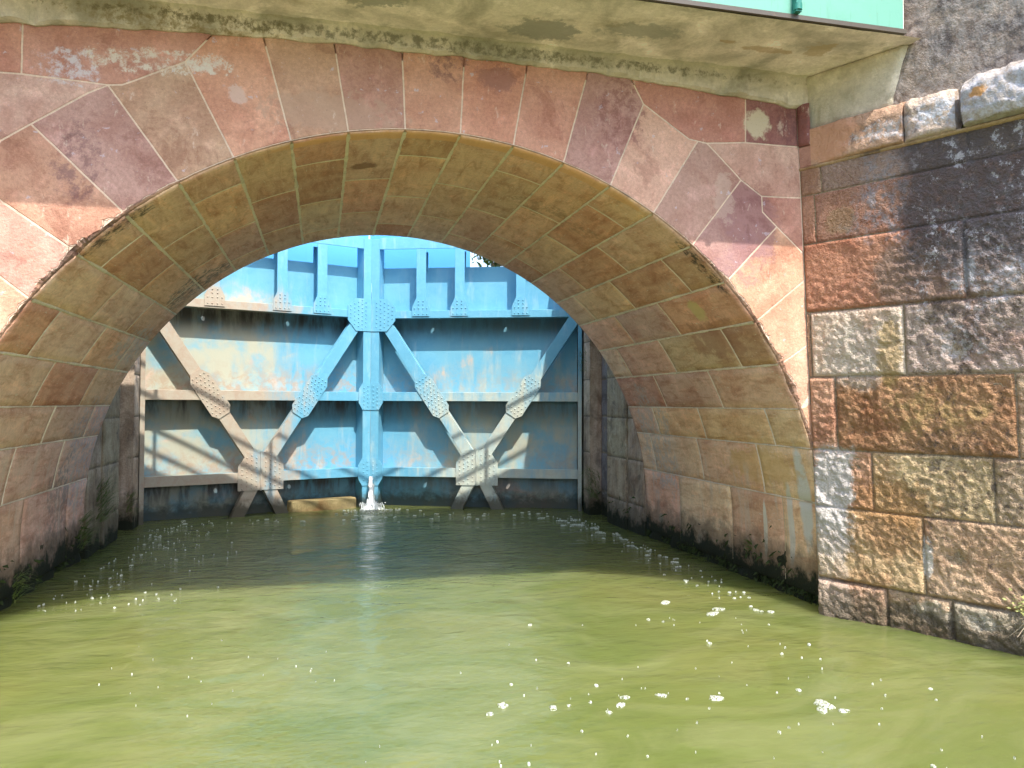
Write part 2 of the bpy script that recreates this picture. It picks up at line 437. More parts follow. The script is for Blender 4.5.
m_vault = stone('vault sandstone', streak=((3.4, .8, 3.4), .6, (.74, .62, .48)), grain=.9, bump=.45, patch=.5, tint=(.72, .52, .44), white=.25, moss=.30, blobs=[
    ((3.05, 6.1, 2.35), (.14, .13, .14), (.62, .52, .22), .7, .3, 6.),
    ((3.4, 6.15, 2.2), (.3, .55, .25), (.36, .17, .11), .6, .4, 3.),
    ((-1.2, 8.35, 2.75), (.45, .45, .4), (.12, .115, .11), .85, .4, 3., 14),
    ((-1.9, 8.3, 2.2), (.35, .6, .3), (.50, .48, .47), .7, .4, 4., 16),
    ((-2.2, 8.5, 1.1), (.3, .7, .7), (.42, .40, .44), .75, .4, 3., 12),
    ((-2.3, 8.0, .6), (.3, .35, .6), (.20, .18, .17), .6, .4, 3., 9),
    ((3.7, 8.3, 1.2), (.4, .5, .8), (.52, .46, .42), .7, .4, 4., 12),
    ((3.8, 5.62, .85), (.3, .10, .5), (.66, .64, .60), .95, .25, 5.),
    ((3.8, 5.85, .6), (.3, .05, .45), (.66, .64, .60), .8, .25, 5.),
    ((3.82, 6.25, .5), (.3, .035, .28), (.72, .68, .58), .9, .2, 6.),
    ((3.82, 7.5, .18), (.3, .06, .10), (.72, .62, .46), .9, .2, 6.),
    ((3.82, 8.45, .28), (.3, .07, .07), (.72, .62, .46), .9, .2, 6.),
    ((3.62, 6.2, 1.05), (.4, .7, .2), (.66, .42, .16), .5, .4, 3.),
    ((1.5, 5.48, 3.4), (2.4, .09, .5), (.78, .42, .20), .75, .25, 4.),
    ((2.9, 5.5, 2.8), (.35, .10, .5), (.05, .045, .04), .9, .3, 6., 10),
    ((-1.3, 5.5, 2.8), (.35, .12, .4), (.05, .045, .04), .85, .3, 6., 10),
    ((1.9, 6.5, 3.25), (.5, .25, .3), (.22, .12, .06), .5, .5, 4., 6),
    ((.3, 6.2, 3.5), (.12, .12, .2), (.25, .12, .07), .8, .4, 6.),
    ], extra=lambda t, c: t.mix(t.ma('MULTIPLY', t.ma('MULTIPLY', t.ramp(t.noise(5, 4, .6, sx=(1.4, 1.6, .22)), .52, .68), t.ramp(t.xyz()[2], 1.5, .9)), .5), c, (.62, .52, .42)))
bl(vault.build('vault_lining', m_vault, bridge))
# mortar bed just behind the lining
vm = MB(); n = 260
V = []; hi = 90+(CZ+.35)*DEG
for i in range(n+1):
    th = -hi+2*hi*i/n
    for y in (YF+.0, YB): V.append(vault_map(th, y if y > YF+.1 else arris_y(max(-88, min(88, th)))+.002, -.001 if abs(th) < zt(.12) else -.10))
vm.add(V, [(2*i, 2*i+1, 2*i+3, 2*i+2) for i in range(n)], (.78, .66, .47), False)
bl(vm.build('vault_mortar', m_mortar, bridge))
# squeezed-out mortar along the long joints of the crown
sq = MB()
def ridge(p0, p1, w0, seed, hgt=.0085):
    """raised pointing between two (angle, y) points of the lining"""
    Lr = math.hypot((p1[0]-p0[0])/DEG, p1[1]-p0[1]); n = max(6, int(Lr/.028)); V = []
    along = abs(p1[1]-p0[1]) > .01
    for i in range(n+1):
        t = i/n; th = p0[0]+(p1[0]-p0[0])*t; y = p0[1]+(p1[1]-p0[1])*t
        q = y*9 if along else th*.5
        w = w0*(1+.9*fn(q, seed, 1.)+.5*fn(q*3, seed, 4.))+w0*1.5*max(0, fn(q*.25, seed, 5.)-.1)
        off = .35*w0*fn(q*.8, seed, 9.); w = max(w, .0022)
        hh = hgt*(.55+.6*abs(fn(q*.4, seed, 2.)))
        for du, h in ((-w, .002), (-w*.5, hh+.004), (w*.5, hh+.004), (w, .002)):
            if along: V.append(vault_map(th+(du+off)*DEG, y, h))
            else: V.append(vault_map(th, y+du+off, h))
    F = []
    for i in range(n):
        for j in range(3):
            f = (i*4+j, i*4+j+1, (i+1)*4+j+1, (i+1)*4+j); F.append(f if along else f[::-1])
    c = .9+.2*abs(fn(seed, 3., 3.))
    sq.add(V, F, (.90*c, .78*c, .62*c), True)
for k, (a_, b_) in bounds.items():
    if b_ < 0 or k <= 0: jt = [a_]
    if k > 0: jt = [b_]
    if k == 0: jt = [a_, b_]
    if k < 0: jt = [a_]
    for th in jt:
        if abs(th) > 93.5: continue
        ridge((th, YF+.02), (th, YB-.01), .0135 if th < 0 and abs(th) < 40 else (.0105 if abs(th) < 64 else .006), th)
    for y in (CUTS[k] if abs(k) < 12 else []):
        ridge((a_, y), (b_, y), .0062 if abs(k) < 9 else .004, y*3+k)
bl(sq.build('pointing_ridges', m_mortar, bridge))
# recessed footing below the lining
for sg in (-1, 1):
    ft = MB()
    V = []; ny = 70; nz = 10
    for i in range(ny+1):
        y = YF+.02+(YB-YF)*i/ny
        for j in range(nz+1):
            z = -.5+.86*j/nz
            h = -.05+.05*fbm(Vector((sg*4, y*2.5, z*3)), 1.6, 4)
            x = CX+sg*(RAD-h-.03)
            V.append((x, y, z))
    F = []
    for i in range(ny):
        for j in range(nz):
            q = (i*(nz+1)+j, (i+1)*(nz+1)+j, (i+1)*(nz+1)+j+1, i*(nz+1)+j+1); F.append(q if sg < 0 else q[::-1])
    ft.add(V, F, (.2, .16, .1), True)
    m_ft = bpy.data.materials.get('wet footing') or stone('wet footing', bump=.9, moss=.42, patch=.6)
    bl(ft.build('footing', m_ft, bridge))

# ---- body of the bridge behind the facing (solid, so nothing shines through)
core = MB(); n = 64
def ring(th, r): x, z = cyl(th, r); return x, z
pts = [cyl(-90+180*i/n, RAD+.06) for i in range(n+1)]
V = []
for x, z in pts: V += [(x, YF+.06, z), (x, YB-.002, z), (x, YF+.06, 4.06), (x, YB-.002, 4.06)]
F = []
for i in range(n):
    a = 4*i; b = 4*(i+1)
    F += [(a+1, b+1, b+3, a+3), (a, a+2, b+2, b)]
core.add(V, F, RED)
core.box((-5.6, YF+.9, -.6), (CX-RAD-.065, YB-.002, 4.06), RED); core.box((CX+RAD+.065, YF+.9, -.6), (9.2, YB-.002, 4.06), RED)
# back ring
V = []
for i in range(n+1):
    th = -90+180*i/n
    x, z = cyl(th, RAD-.004); X, Z = cyl(th, RAD+.07); V += [(x, YB+.002, z), (X, YB+.002, Z)]
core.add(V, [(2*i, 2*i+1, 2*i+3, 2*i+2) for i in range(n)], RED)
bl(core.build('rubble_core', m_face, bridge))

# ---- concrete deck slab with its fillet
m_conc = stone('board-marked concrete', grain=.8, bump=.5, patch=.95, tint=(.55, .56, .52), blobs=[
    ((3.1, 5.0, 4.14), (.22, .05, .2), (.46, .31, .15), .6, .5, 7.),
    ((2.75, 4.95, 4.14), (.07, .03, .2), (.46, .31, .15), .6, .4, 9.),
    ((3.45, 4.9, 4.14), (.12, .12, .2), (.48, .35, .18), .6, .5, 6.),
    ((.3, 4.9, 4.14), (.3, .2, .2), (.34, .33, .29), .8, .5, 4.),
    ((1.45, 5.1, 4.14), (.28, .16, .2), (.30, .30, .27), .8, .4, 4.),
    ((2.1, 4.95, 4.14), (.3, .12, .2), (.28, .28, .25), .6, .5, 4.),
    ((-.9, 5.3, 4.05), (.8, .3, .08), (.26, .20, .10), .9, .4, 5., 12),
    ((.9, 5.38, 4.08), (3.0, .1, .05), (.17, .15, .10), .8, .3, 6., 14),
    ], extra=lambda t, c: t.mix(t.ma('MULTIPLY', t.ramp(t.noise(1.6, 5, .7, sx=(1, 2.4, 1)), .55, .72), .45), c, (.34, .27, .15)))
CON = (.88, .79, .72)
YG = YF-.635*(ZD-2.815)          # outer lower edge: casts the shadow line on the face
slab = MB()
# soffit: grid with slight unevenness
nx, ny = 150, 22; V = []
for i in range(nx+1):
    x = -2.6+6.62*i/nx
    for j in range(ny+1):
        y = YG+.02+(YF-YG-.02-.035)*j/ny
        V.append((x, y, ZD+.004*fbm(Vector((x, y, 0)), 2.5, 3)))
slab.add(V, [(i*(ny+1)+j, i*(ny+1)+j+1, (i+1)*(ny+1)+j+1, (i+1)*(ny+1)+j) for i in range(nx) for j in range(ny)], CON, True)
# ragged fillet between soffit and stonework
V = []; nx = 260
for i in range(nx+1):
    x = -2.6+6.35*i/nx
    zb = min(zc(x), 4.04)-.014+.016*fbm(Vector((x, 1, 0)), 5, 4)
    rg = .030*fbm(Vector((x, 4, 0)), 6, 4)
    zt2 = ZD-.006*fn(x*6, 2, 2)
    for (y, z) in ((YF-.02, zb-.004), (YF-.045+rg, zb+.012), (YF-.05+rg*.6, (zb+zt2)/2), (YF-.06+rg*.3, zt2-.008), (YF-.10+rg, ZD+.004)):
        V.append((x, y, z))
    V.append((x, YF+.03, zb-.002))
F = []
for i in range(nx):
    for j in range(4): F.append((i*6+j, (i+1)*6+j, (i+1)*6+j+1, i*6+j+1))
    F.append((i*6, i*6+5, (i+1)*6+5, (i+1)*6))
slab.add(V, F, (.66, .58, .47), False)
slab.box((-3.4, YG+.03, ZD+.03), (3.885, YF+.3, 4.45), CON); slab.box((-3.4, YF+.3, ZD+.03), (5.4, YB+.21, 4.449), CON)
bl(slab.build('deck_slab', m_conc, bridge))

# ---- mint green edge girder and railings
def paint(name, c, dirt=(.25, .14, .06), amt=.35, rough=.45):
    t = NT(name); k = t.mix(t.ramp(t.noise(3, 6, .7), .5, .75, 0, amt), c, t.mix(1, c, (.8, .84, .8), 'MULTIPLY'))
    k = t.mix(t.ramp(t.noise(5, 5, .7, sx=(3, 3, .35)), .55, .75, 0, amt), k, t.mix(1, k, (.62, .60, .52), 'MULTIPLY'))
    k = t.mix(t.ramp(t.noise(14, 6, .75), .62, .72, 0, amt), k, dirt)
    return t.done(k, rough, t.bump(t.noise(40, 4, .6), .15, .004), .4)
m_mint = paint('mint green paint', (.15, .37, .29), amt=.7)
m_dgreen = paint('dark green paint', (.03, .20, .16))
m_dark = paint('dark oxidised steel', (.09, .075, .06))
GX1 = 3.86
g = MB(); g.box((-3.4, YG+.006, ZD+.035), (GX1, YG+.028, ZD+.42)); g.box((-3.4, YG-.05, ZD+.40), (GX1, YG+.09, ZD+.425))
gi = bl(g.build('edge_girder', m_mint, bridge))
g = MB(); g.box((-3.4, YG-.006, ZD+.004), (GX1+.02, YG+.07, ZD+.034), (1, 1, 1)); bl(g.build('girder_flange', m_dark, bridge))
for x in (-2.2, -.2, 1.4, 3.02):
    g = MB(); g.prism([(x-.02, ZD+.036), (x+.02, ZD+.036), (x+.02, ZD+.40), (x-.02, ZD+.40)], YG-.045, YG+.005); g.tube((x, YG-.03, ZD+.05), (x, YG-.03, ZD+.09), .028, n=12)
    bl(g.build('girder_stiffener', m_dgreen, bridge))
def railing(y, zs, x0=-3.4, x1=5.2, top=1.02):
    x1 = 3.86 if y < YF else x1
    r = MB()
    for h in zs: r.tube((x0, y, 4.45+h), (x1, y, 4.45+h), .024, n=10)
    bl(r.build('railing', m_mint, bridge))
    x = x0+.2
    while x < x1:
        p = MB(); p.box((x-.02, y-.02, 4.44), (x+.02, y+.02, 4.45+top)); bl(p.build('railing_post', m_mint, bridge)); x += 1.55
railing(YG+.1, (.35, .68, 1.02)); railing(YB+.16, (.30, .62, 1.0))
g = MB(); g.box((-3.4, YG+.035, 4.451), (3.88, YB+.2, 4.475), (.12, .12, .12)); g.box((3.88, YF+.3, 4.4515), (5.3, YB+.2, 4.474), (.12, .12, .12))
bl(g.build('deck_surface', stone('worn deck asphalt', bump=.6), bridge))

# ================================================================== RIGHT WING WALL
sW, cW = math.sin(WA), math.cos(WA)
def wmap(s, z, h, sign=1):
    """s metres along the wall from the corner towards the viewer, h out of the wall"""
    bx = cornx(z)-3.70 if sign > 0 else cornx(z)-3.70
    x = 3.70+bx+s*sW-h*cW; y = YF-s*cW-h*sW
    return (x, y, z) if sign > 0 else (2*CX-x, y, z)
wing = empty('wing_wall', (3.76, YF, 0))
tag(wing, 'rough stained sandstone wing wall with a rounded coping, right of the arch', 'wall')
def wl(o): o.location = (-3.76, -YF, 0); return o
WO = (.70, .48, .29); WR = (.68, .41, .26); WT = (.74, .61, .46); WB = (.62, .45, .30); WG = (.54, .43, .35); WBK = (.26, .21, .19); WY = (.74, .56, .33)
rows = [(-.35, .27, [0, .53, .97, 1.5, 2.3, 3.1, 4.0, 5.0], [WB, WB, (.50, .42, .32), WB, WB, WB, WB], 1.25),
        (.27, .82, [0, .80, 1.72, 2.6, 3.4, 4.3, 5.0], [WY, WB, WB, WO, WB, WB], 1.),
        (.82, 1.255, [0, .46, 1.26, 2.1, 2.9, 4.0, 5.0], [WR, WY, WB, WO, WB, WB], 1.),
        (1.255, 1.81, [0, .21, 1.41, 2.3, 3.2, 4.2, 5.0], [WR, (.46, .27, .14), WB, WO, WB, WB], 1.),
        (1.81, 2.31, [0, .03, .735, 1.62, 2.5, 3.5, 5.0], [WR, WT, WG, WG, WB, WB], .9),
        (2.31, 2.84, [0, 1.15, 2.1, 3.0, 4.0, 5.0], [(.58, .30, .18), WG, WG, WB, WB], .8),
        (2.84, 3.215, [0, .11, 1.55, 2.6, 3.7, 5.0], [RED, (.44, .25, .18), WG, WG, WB], .45),
        (3.215, 3.425, [0, .17, 1.20, 2.3, 3.5, 5.0], [BROWN, (.40, .29, .23), WG, WG, WB], .4)]
def wing_masonry(sign, smax_fine):
    w = MB()
    for z0, z1, ss, cs, rough in rows:
        for i in range(len(ss)-1):
            a, b = ss[i], ss[i+1]
            fine = a < smax_fine
            lvl = random.Random(int(z0*100)+i*7).uniform(-.006, .012)
            def hf(u, v, rough=rough, lvl=lvl, z0=z0):
                k = rough
                if z0 > 2.2: k *= .18+.9*max(0, min(1, (u-.30)/.35)) if z0 > 2.5 else (.35+.65*max(0, min(1, max((u-.3)/.4, (2.62-v)/.15))))
                p = Vector((u, v, 0))
                h = .008*fbm(p, 6.5, 2)+.013*fbm(p, 27, 3)+.008*fbm(p, 1.7, 2)-.010*max(0, fbm(p+Vector((3, 5, 1)), 3.3, 4)-.35)*4
                h = h*k+lvl*k
                if z0 < 0: h += .03+.05*fbm(p, 2.2, 3)
                elif z0 < .3: h += .02*max(0, (.5-v)/.3)
                return h
            g = .005 if z0 > 2.7 else .006
            mpf = (lambda u, v, h: wmap(u, v, h, sign))
            c = cs[i]
            if sign < 0: c = (.45, .33, .24)
            grid_stone(w, a, b, z0, z1, mpf, jit(c, .06), g=g, bev=.012 if z0 < 2.7 else .006, sp=.0135 if fine and sign > 0 else .07, dep=.014 if z0 < 2.7 else .005, hfun=hf, flip=(sign > 0))
    # mortar bed
    n = 50; V = []
    for i in range(n+1):
        s = 5.0*i/n
        for z in (-.4, 3.43): V.append(wmap(s, z, -.002, sign))
    F = [(2*i, 2*i+1, 2*i+3, 2*i+2) for i in range(n)]
    if sign < 0: F = [f[::-1] for f in F]
    w.add(V, F, (.42, .33, .22))
    return w
def wp(s, z, h=0): return wmap(s, z, h)
LICH = (.055, .045, .05)
def weather(t, c):
    x, y, z = t.xyz()
    sx_ = t.ma('MULTIPLY', t.ma('SUBTRACT', x, 3.68), 1/sW)
    n = t.noise(4.2, 7, .7); n2 = t.noise(15, 5, .78); n3 = t.noise(6, 7, .8, vec=t.vm('ADD', t.pos, (3, 8, 2)))
    s1 = t.ma('ADD', sx_, t.ma('MULTIPLY', t.ma('SUBTRACT', n, .5), .45))
    z1 = t.ma('ADD', z, t.ma('MULTIPLY', t.ma('SUBTRACT', n, .5), .9))
    m = t.ma('MULTIPLY', t.ramp(s1, .56, .70), t.ramp(z1, 2.25, 2.70))
    m = t.ma('MULTIPLY', m, t.ramp(n2, .30, .46, .45, 1))
    c = t.mix(t.ma('MULTIPLY', m, .9), c, (.10, .08, .08))
    w = t.ma('MULTIPLY', t.ramp(n3, .53, .60), t.ramp(n2, .45, .55))
    w = t.ma('MULTIPLY', w, t.ma('MULTIPLY', t.ramp(s1, .62, .85), t.ramp(z1, 1.85, 2.5)))
    c = t.mix(t.ma('MULTIPLY', w, .85), c, (.56, .54, .57))
    # lime run beside the corner
    n4 = t.ma('MULTIPLY', t.ma('SUBTRACT', t.noise(9, 6, .75), .5), .34)
    s4 = t.ma('ADD', sx_, n4); z4 = t.ma('ADD', z, t.ma('MULTIPLY', n4, 1.2))
    lm = t.ma('MULTIPLY', t.ma('MULTIPLY', t.ramp(s4, .06, .11), t.ramp(s4, .40, .33)), t.ma('MULTIPLY', t.ramp(z4, 1.30, 1.20), t.ramp(z4, .25, .75, .25, 1)))
    c = t.mix(t.ma('MULTIPLY', lm, .88), c, (.68, .65, .62))
    # sooty pits lower down on the courses nearer the viewer
    p = t.ma('MULTIPLY', t.ma('MULTIPLY', t.ramp(n3, .50, .40), t.ramp(n2, .5, .42)), t.ramp(s1, .35, .9, .1, .75))
    return t.mix(p, c, (.12, .09, .075))
m_wing = stone('rock faced sandstone', grain=1.5, bump=1., bdist=.035, patch=.75, tint=(.62, .46, .40), moss=.03, blobs=[
    (wp(.95, 2.5), (.42, .6, .30), (.30, .21, .16), .85, .25, 4.),
    (wp(1.10, 2.1), (.32, .4, .26), (.09, .07, .065), .7, .35, 4., 7),
    (wp(.95, 3.1), (.5, .7, .5), (.30, .30, .33), .75, .4, 3., 13),
    (wp(1.35, 2.7), (.3, .5, .5), (.60, .58, .62), .75, .4, 3., 9),
    (wp(1.17, 2.6), (.03, .06, .24), (.60, .62, .66), .7, .3, 6.),
    (wp(1.1, 2.0), (.12, .2, .13), (.55, .52, .52), .7, .4, 6., 16),
    (wp(.38, 1.95), (.25, .3, .3), (.62, .56, .48), .5, .3, 4.),
    (wp(.62, 1.98), (.08, .12, .3), (.48, .33, .12), .6, .3, 5.),
    (wp(.9, 1.55), (.35, .5, .18), (.45, .32, .13), .6, .4, 4., 6),
    (wp(.82, .55), (.028, .05, .20), (.68, .64, .58), .9, .2, 7.),
    (wp(.60, .9), (.28, .4, .2), (.42, .22, .08), .55, .4, 4.),
    (wp(.85, .15), (.12, .2, .10), (.62, .54, .42), .8, .35, 6.),
    (wp(1.12, .16), (.08, .14, .08), (.62, .56, .45), .8, .35, 6.),
    (wp(1.1, .05), (.7, 1.2, .12), (.05, .045, .03), .7, .4, 4., 8),
    (wp(.45, .10), (.5, .6, .10), (.16, .13, .07), .6, .4, 5., 9),
    (wp(1.05, 1.1), (.3, .5, .35), (.10, .075, .06), .5, .4, 4., 9),
    (wp(.3, 2.98), (.10, .16, .12), (.30, .22, .12), .5, .4, 5.),
    ], extra=weather)
wl(wing_masonry(1, 1.6).build('masonry', m_wing, wing))
# string course line and coping stones
m_cope = stone('lichened coping', grain=1.3, bump=.9, patch=.6, tint=(.6, .5, .45), blobs=[
    (wp(.25, 3.6, .03), (.22, .3, .2), (.56, .30, .19), .8, .3, 4.),
    (wp(.85, 3.56, .05), (.36, .5, .10), (.11, .09, .09), .85, .35, 5., 10),
    (wp(.75, 3.55, .05), (.3, .4, .08), (.60, .56, .56), .75, .4, 4., 15),
    (wp(1.02, 3.6, .05), (.10, .2, .11), (.62, .64, .68), .75, .4, 4., 18),
    (wp(1.5, 3.6, .1), (.28, .5, .12), (.14, .125, .14), .8, .35, 4., 11),
    (wp(1.45, 3.6, .1), (.3, .5, .2), (.55, .55, .60), .7, .4, 3., 12),
    (wp(1.30, 3.62, .1), (.04, .08, .05), (.52, .26, .08), .9, .3, 6.),
    ])
def coping(s0, s1, prof, amp, c, sign=1, fine=True):
    m = MB(); n = max(3, int((s1-s0)/(.016 if fine else .08))); k = len(prof); V = []
    # refine profile
    P = []
    for i in range(k-1):
        a, b = prof[i], prof[i+1]; q = max(1, int(math.hypot(b[0]-a[0], b[1]-a[1])/(.018 if fine else .08)))
        P += [(a[0]+(b[0]-a[0])*j/q, a[1]+(b[1]-a[1])*j/q) for j in range(q)]
    P.append(prof[-1])
    for i in range(n+1):
        s = s0+(s1-s0)*i/n; e = min(1, min(s-s0, s1-s)/.03+.15)
        for (h, z) in P:
            p = Vector((s, z*1.3+h, 0)); am = amp*(min(1, max(.1, (s-.22)/.3)) if s0 < .3 else 1)
            d = am*(fbm(p, 4, 3)*.8+fbm(p, 19, 3)*.55)
            V.append(wmap(s, z+d*.6-(1-e)*.012, h+d-(1-e)*.02, sign))
    kk = len(P); F = []
    for i in range(n):
        for j in range(kk-1):
            q = (i*kk+j, i*kk+j+1, (i+1)*kk+j+1, (i+1)*kk+j); F.append(q if sign > 0 else q[::-1])
    m.add(V, F, c, True)
    for i in (0, n):
        m.add([V[i*kk+j] for j in range(kk)], [tuple(range(kk))], c)
    return m
PA = [(-.30, 3.74), (-.06, 3.745), (.015, 3.715), (.045, 3.65), (.055, 3.50), (.05, 3.445), (.0, 3.432)]
PB = [(-.32, 3.77), (-.06, 3.775), (.06, 3.75), (.115, 3.68), (.12, 3.52), (.09, 3.45), (.0, 3.434)]
P0 = [(-.10, 3.70), (-.01, 3.70), (.006, 3.69), (.012, 3.60), (.016, 3.50), (.012, 3.445), (.0, 3.432)]
for s0, s1, pr, am, c in ((.10, .80, PA, .016, (.50, .33, .23)), (.81, 1.14, PA, .022, (.50, .40, .32)), (1.20, 2.2, PB, .030, (.42, .37, .33)), (2.21, 3.2, PB, .02, (.42, .37, .33)), (3.21, 4.9, PB, .02, (.42, .37, .33))):
    if s0 < .2:
        # first stone grows out of the smooth corner
        m = MB(); n = 50; V = []
        Pf = []
        for i in range(len(pr)-1):
            a, b = pr[i], pr[i+1]; q = max(1, int(math.hypot(b[0]-a[0], b[1]-a[1])/.018)); Pf += [(a[0]+(b[0]-a[0])*j/q, a[1]+(b[1]-a[1])*j/q) for j in range(q)]
        Pf.append(pr[-1])
        for i in range(n+1):
            s = s0+(s1-s0)*i/n; g_ = max(0, min(1, (s-.12)/.34)); g_ = g_*g_*(3-2*g_)
            for (h, z) in Pf:
                p = Vector((s, z*1.3+h, 0)); d = am*g_*(fbm(p, 4, 3)*.8+fbm(p, 19, 3)*.6)
                hh = h*g_+(.010 if h > 0 else h*1.0)*(1-g_); V.append(wmap(s, z+d*.5, hh+d))
        kk = len(Pf)
        m.add(V, [(i*kk+j, i*kk+j+1, (i+1)*kk+j+1, (i+1)*kk+j) for i in range(n) for j in range(kk-1)], c, True)
        m.add([V[n*kk+j] for j in range(kk)], [tuple(range(kk))], c)
    else: m = coping(s0, s1, pr, am, c, fine=s0 < 2)
    wl(m.build('coping_stone', m_cope, wing))
# yellow-stained bed under the coping, and the dark red corner stone
m = MB(); n = 120; V = []
for i in range(n+1):
    s = .0+5.0*i/n if i > 60 else .0+2.0*i/60; s = (2.0*i/60) if i <= 60 else 2+3.0*(i-60)/60
    w = .010+.02*min(1, s/1.2)+.006*fn(s*8, 1, 1)
    for (h, z) in ((-.12, 3.438), (w, 3.436), (w+.004, 3.425), (w*.6, 3.415), (-.05, 3.40)): V.append(wmap(s, z+.004*fn(s*5, z*4, 2), h))
m.add(V, [(i*5+j, i*5+j+1, (i+1)*5+j+1, (i+1)*5+j) for i in range(n) for j in range(4)], (.42, .30, .17), True)
wl(m.build('string_course', stone('ochre stained bed', bump=.7, grain=1.4, patch=.8, dark=.7), wing))
m = MB()
grid_stone(m, .0, .105, 3.60, 3.93, lambda u, v, h: wmap(u, v, h), (.27, .11, .10), g=.003, bev=.006, sp=.03, dep=.022, hfun=lambda u, v: .006*fbm(Vector((u, v, 2)), 9, 3), flip=True)
grid_stone(m, .0, .12, 3.435, 3.60, lambda u, v, h: wmap(u, v, h), (.44, .235, .18), g=.002, bev=.003, sp=.03, dep=.008, flip=True)
wl(m.build('corner_stone', m_face, wing))

# ---- upper abutment above the coping: concrete patch beside the deck, then dark weathered render
ab = empty('abutment_wall', (4.0, YF, 3.4))
tag(ab, 'dark weathered upper wall above the coping, at the right end of the deck', 'wall')
def al(o): o.location = (-4.0, -YF, -3.4); return o
m_ab = stone('dark weathered render', grain=1.5, bump=1., patch=.9, tint=(.5, .46, .46), blobs=[
    (wmap(.95, 4.35, -.03), (.35, .5, .5), (.07, .06, .062), .75, .35, 3., 5),
    (wmap(1.6, 3.95, -.03), (.35, .5, .25), (.06, .052, .055), .8, .35, 3., 5),
    (wmap(1.1, 4.0, -.03), (.5, .7, .5), (.44, .40, .38), .4, .4, 4., 20)])
a1 = MB()
def abf(u, v): return .010*fbm(Vector((u, v, 7)), 3, 4)+.006*fbm(Vector((u, v, 9)), 26, 3)
grid_stone(a1, .60, 5.0, 3.5, 5.6, lambda u, v, h: wmap(u+max(0, (v-3.5))*.05, v, h-.075), (.30, .245, .20), g=0, bev=.02, sp=.022, dep=.02, hfun=abf, flip=True)
al(a1.build('rendered_wall', m_ab, ab))
a2 = MB()
grid_stone(a2, -.03, .72, 3.72, ZD+.02, lambda u, v, h: wmap(u+.35*max(0, v-3.8)*(u > .3), v, h-.068), (.60, .54, .42), g=0, bev=.03, sp=.03, dep=.03, hfun=lambda u, v: .006*fbm(Vector((u, v, 3)), 4, 3)+.04*max(0, (v-4.0)/.14)**2, flip=True)
al(a2.build('concrete_patch', m_conc, ab))

# ================================================================== LEFT WING WALL (mirror, just outside the frame)
wing2 = empty('wing_wall', (2*CX-3.76, YF, 0))
tag(wing2, 'pale sandstone wing wall splaying out to the left of the arch', 'wall')
o = wing_masonry(-1, 0).build('masonry', stone('pale rock faced sandstone', grain=1, bump=.8, patch=.6, moss=.2), wing2); o.location = (-(2*CX-3.76), -YF, 0)
for s0, s1 in ((.05, 1.1), (1.11, 2.3), (2.31, 3.5), (3.51, 4.9)):
    o = coping(s0, s1, PA, .02, (.48, .38, .3), -1, False).build('coping_stone', m_cope, wing2); o.location = (-(2*CX-3.76), -YF, 0)

# ================================================================== LOCK CHAMBER WALLS
m_chr = stone('damp chamber stone', grain=1.1, bump=.9, patch=.8, tint=(.5, .45, .42), dark=.45, white=.5, moss=.22, streak=((2.2, 2.2, .35), .5, (.40, .36, .31)),
    extra=lambda t, c: t.mix(t.ma('MULTIPLY', t.ramp(t.noise(6, 5, .7, vec=t.vm('ADD', t.pos, (4, 4, 4))), .6, .7), .5), c, (.05, .075, .025)))
def chamber(sg, name_label):
    XW = 3.79 if sg > 0 else -2.315
    root = empty('lock_wall', (XW, YB, 0)); tag(root, name_label, 'wall')
    def put(m, nm, mat=m_chr):
        o = m.build(nm, mat, root); o.location = (-XW, -YB, 0); return o
    def seg(y0, y1, x, c, rough=.014, sp=.035, z1=4.02, name='masonry'):
        m = MB(); zs = [-.5, .35, .9, 1.42, 1.95, 2.5, 3.05, 3.55, z1]
        r3 = random.Random(int(y0*10)+int(sg))
        for a, b in zip(zs[:-1], zs[1:]):
            def mp(u, v, h): return (x-sg*h, u, v)
            grid_stone(m, y0, y1, a, b, mp, jit(c, .10, r3), g=.006, bev=.014, sp=sp, dep=.012,
                       hfun=lambda u, v: rough*fbm(Vector((u*.6, v, sg*3)), 6, 4), flip=(sg > 0))
        V = [(x-sg*.003, y0, -.5), (x-sg*.003, y1, -.5), (x-sg*.003, y1, z1), (x-sg*.003, y0, z1)]
        m.add(V, [(0, 1, 2, 3) if sg < 0 else (3, 2, 1, 0)], (.3, .25, .18))
        # ends and top
        X2 = x+sg*.5
        for y in (y0+.006, y1-.006): m.add([(x, y, -.5), (X2, y, -.5), (X2, y, z1), (x, y, z1)], [(0, 1, 2, 3)], c)
        m.add([(x, y0, z1-.003), (X2, y0, z1-.003), (X2, y1, z1-.003), (x, y1, z1-.003)], [(0, 1, 2, 3)], c)
        return put(m, name)
    seg(YB+.003, 9.42, XW+sg*.02, (.50, .41, .31))
    seg(9.42, 10.12, XW, (.48, .40, .29))
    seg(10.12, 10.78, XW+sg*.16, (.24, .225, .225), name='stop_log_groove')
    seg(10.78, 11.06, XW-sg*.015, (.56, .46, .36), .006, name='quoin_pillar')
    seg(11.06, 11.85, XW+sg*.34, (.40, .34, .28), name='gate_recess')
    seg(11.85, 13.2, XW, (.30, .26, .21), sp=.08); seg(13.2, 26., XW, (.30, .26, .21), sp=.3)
    cp = MB(); cp.box((XW-sg*.26, YB+.22, 4.02), (XW+sg*.75, 26, 4.20), (.42, .36, .28)) if sg > 0 else cp.box((XW-.75, YB+.22, 4.02), (XW+.10, 26, 4.20), (.42, .36, .28))  # right-hand lip widened, out of view, to cast shade on the right leaf
    put(cp, 'wall_coping', m_cope)
    return root
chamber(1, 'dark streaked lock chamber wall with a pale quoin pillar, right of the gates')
chamber(-1, 'mossy lock chamber wall with peeling stone, left of the gates')

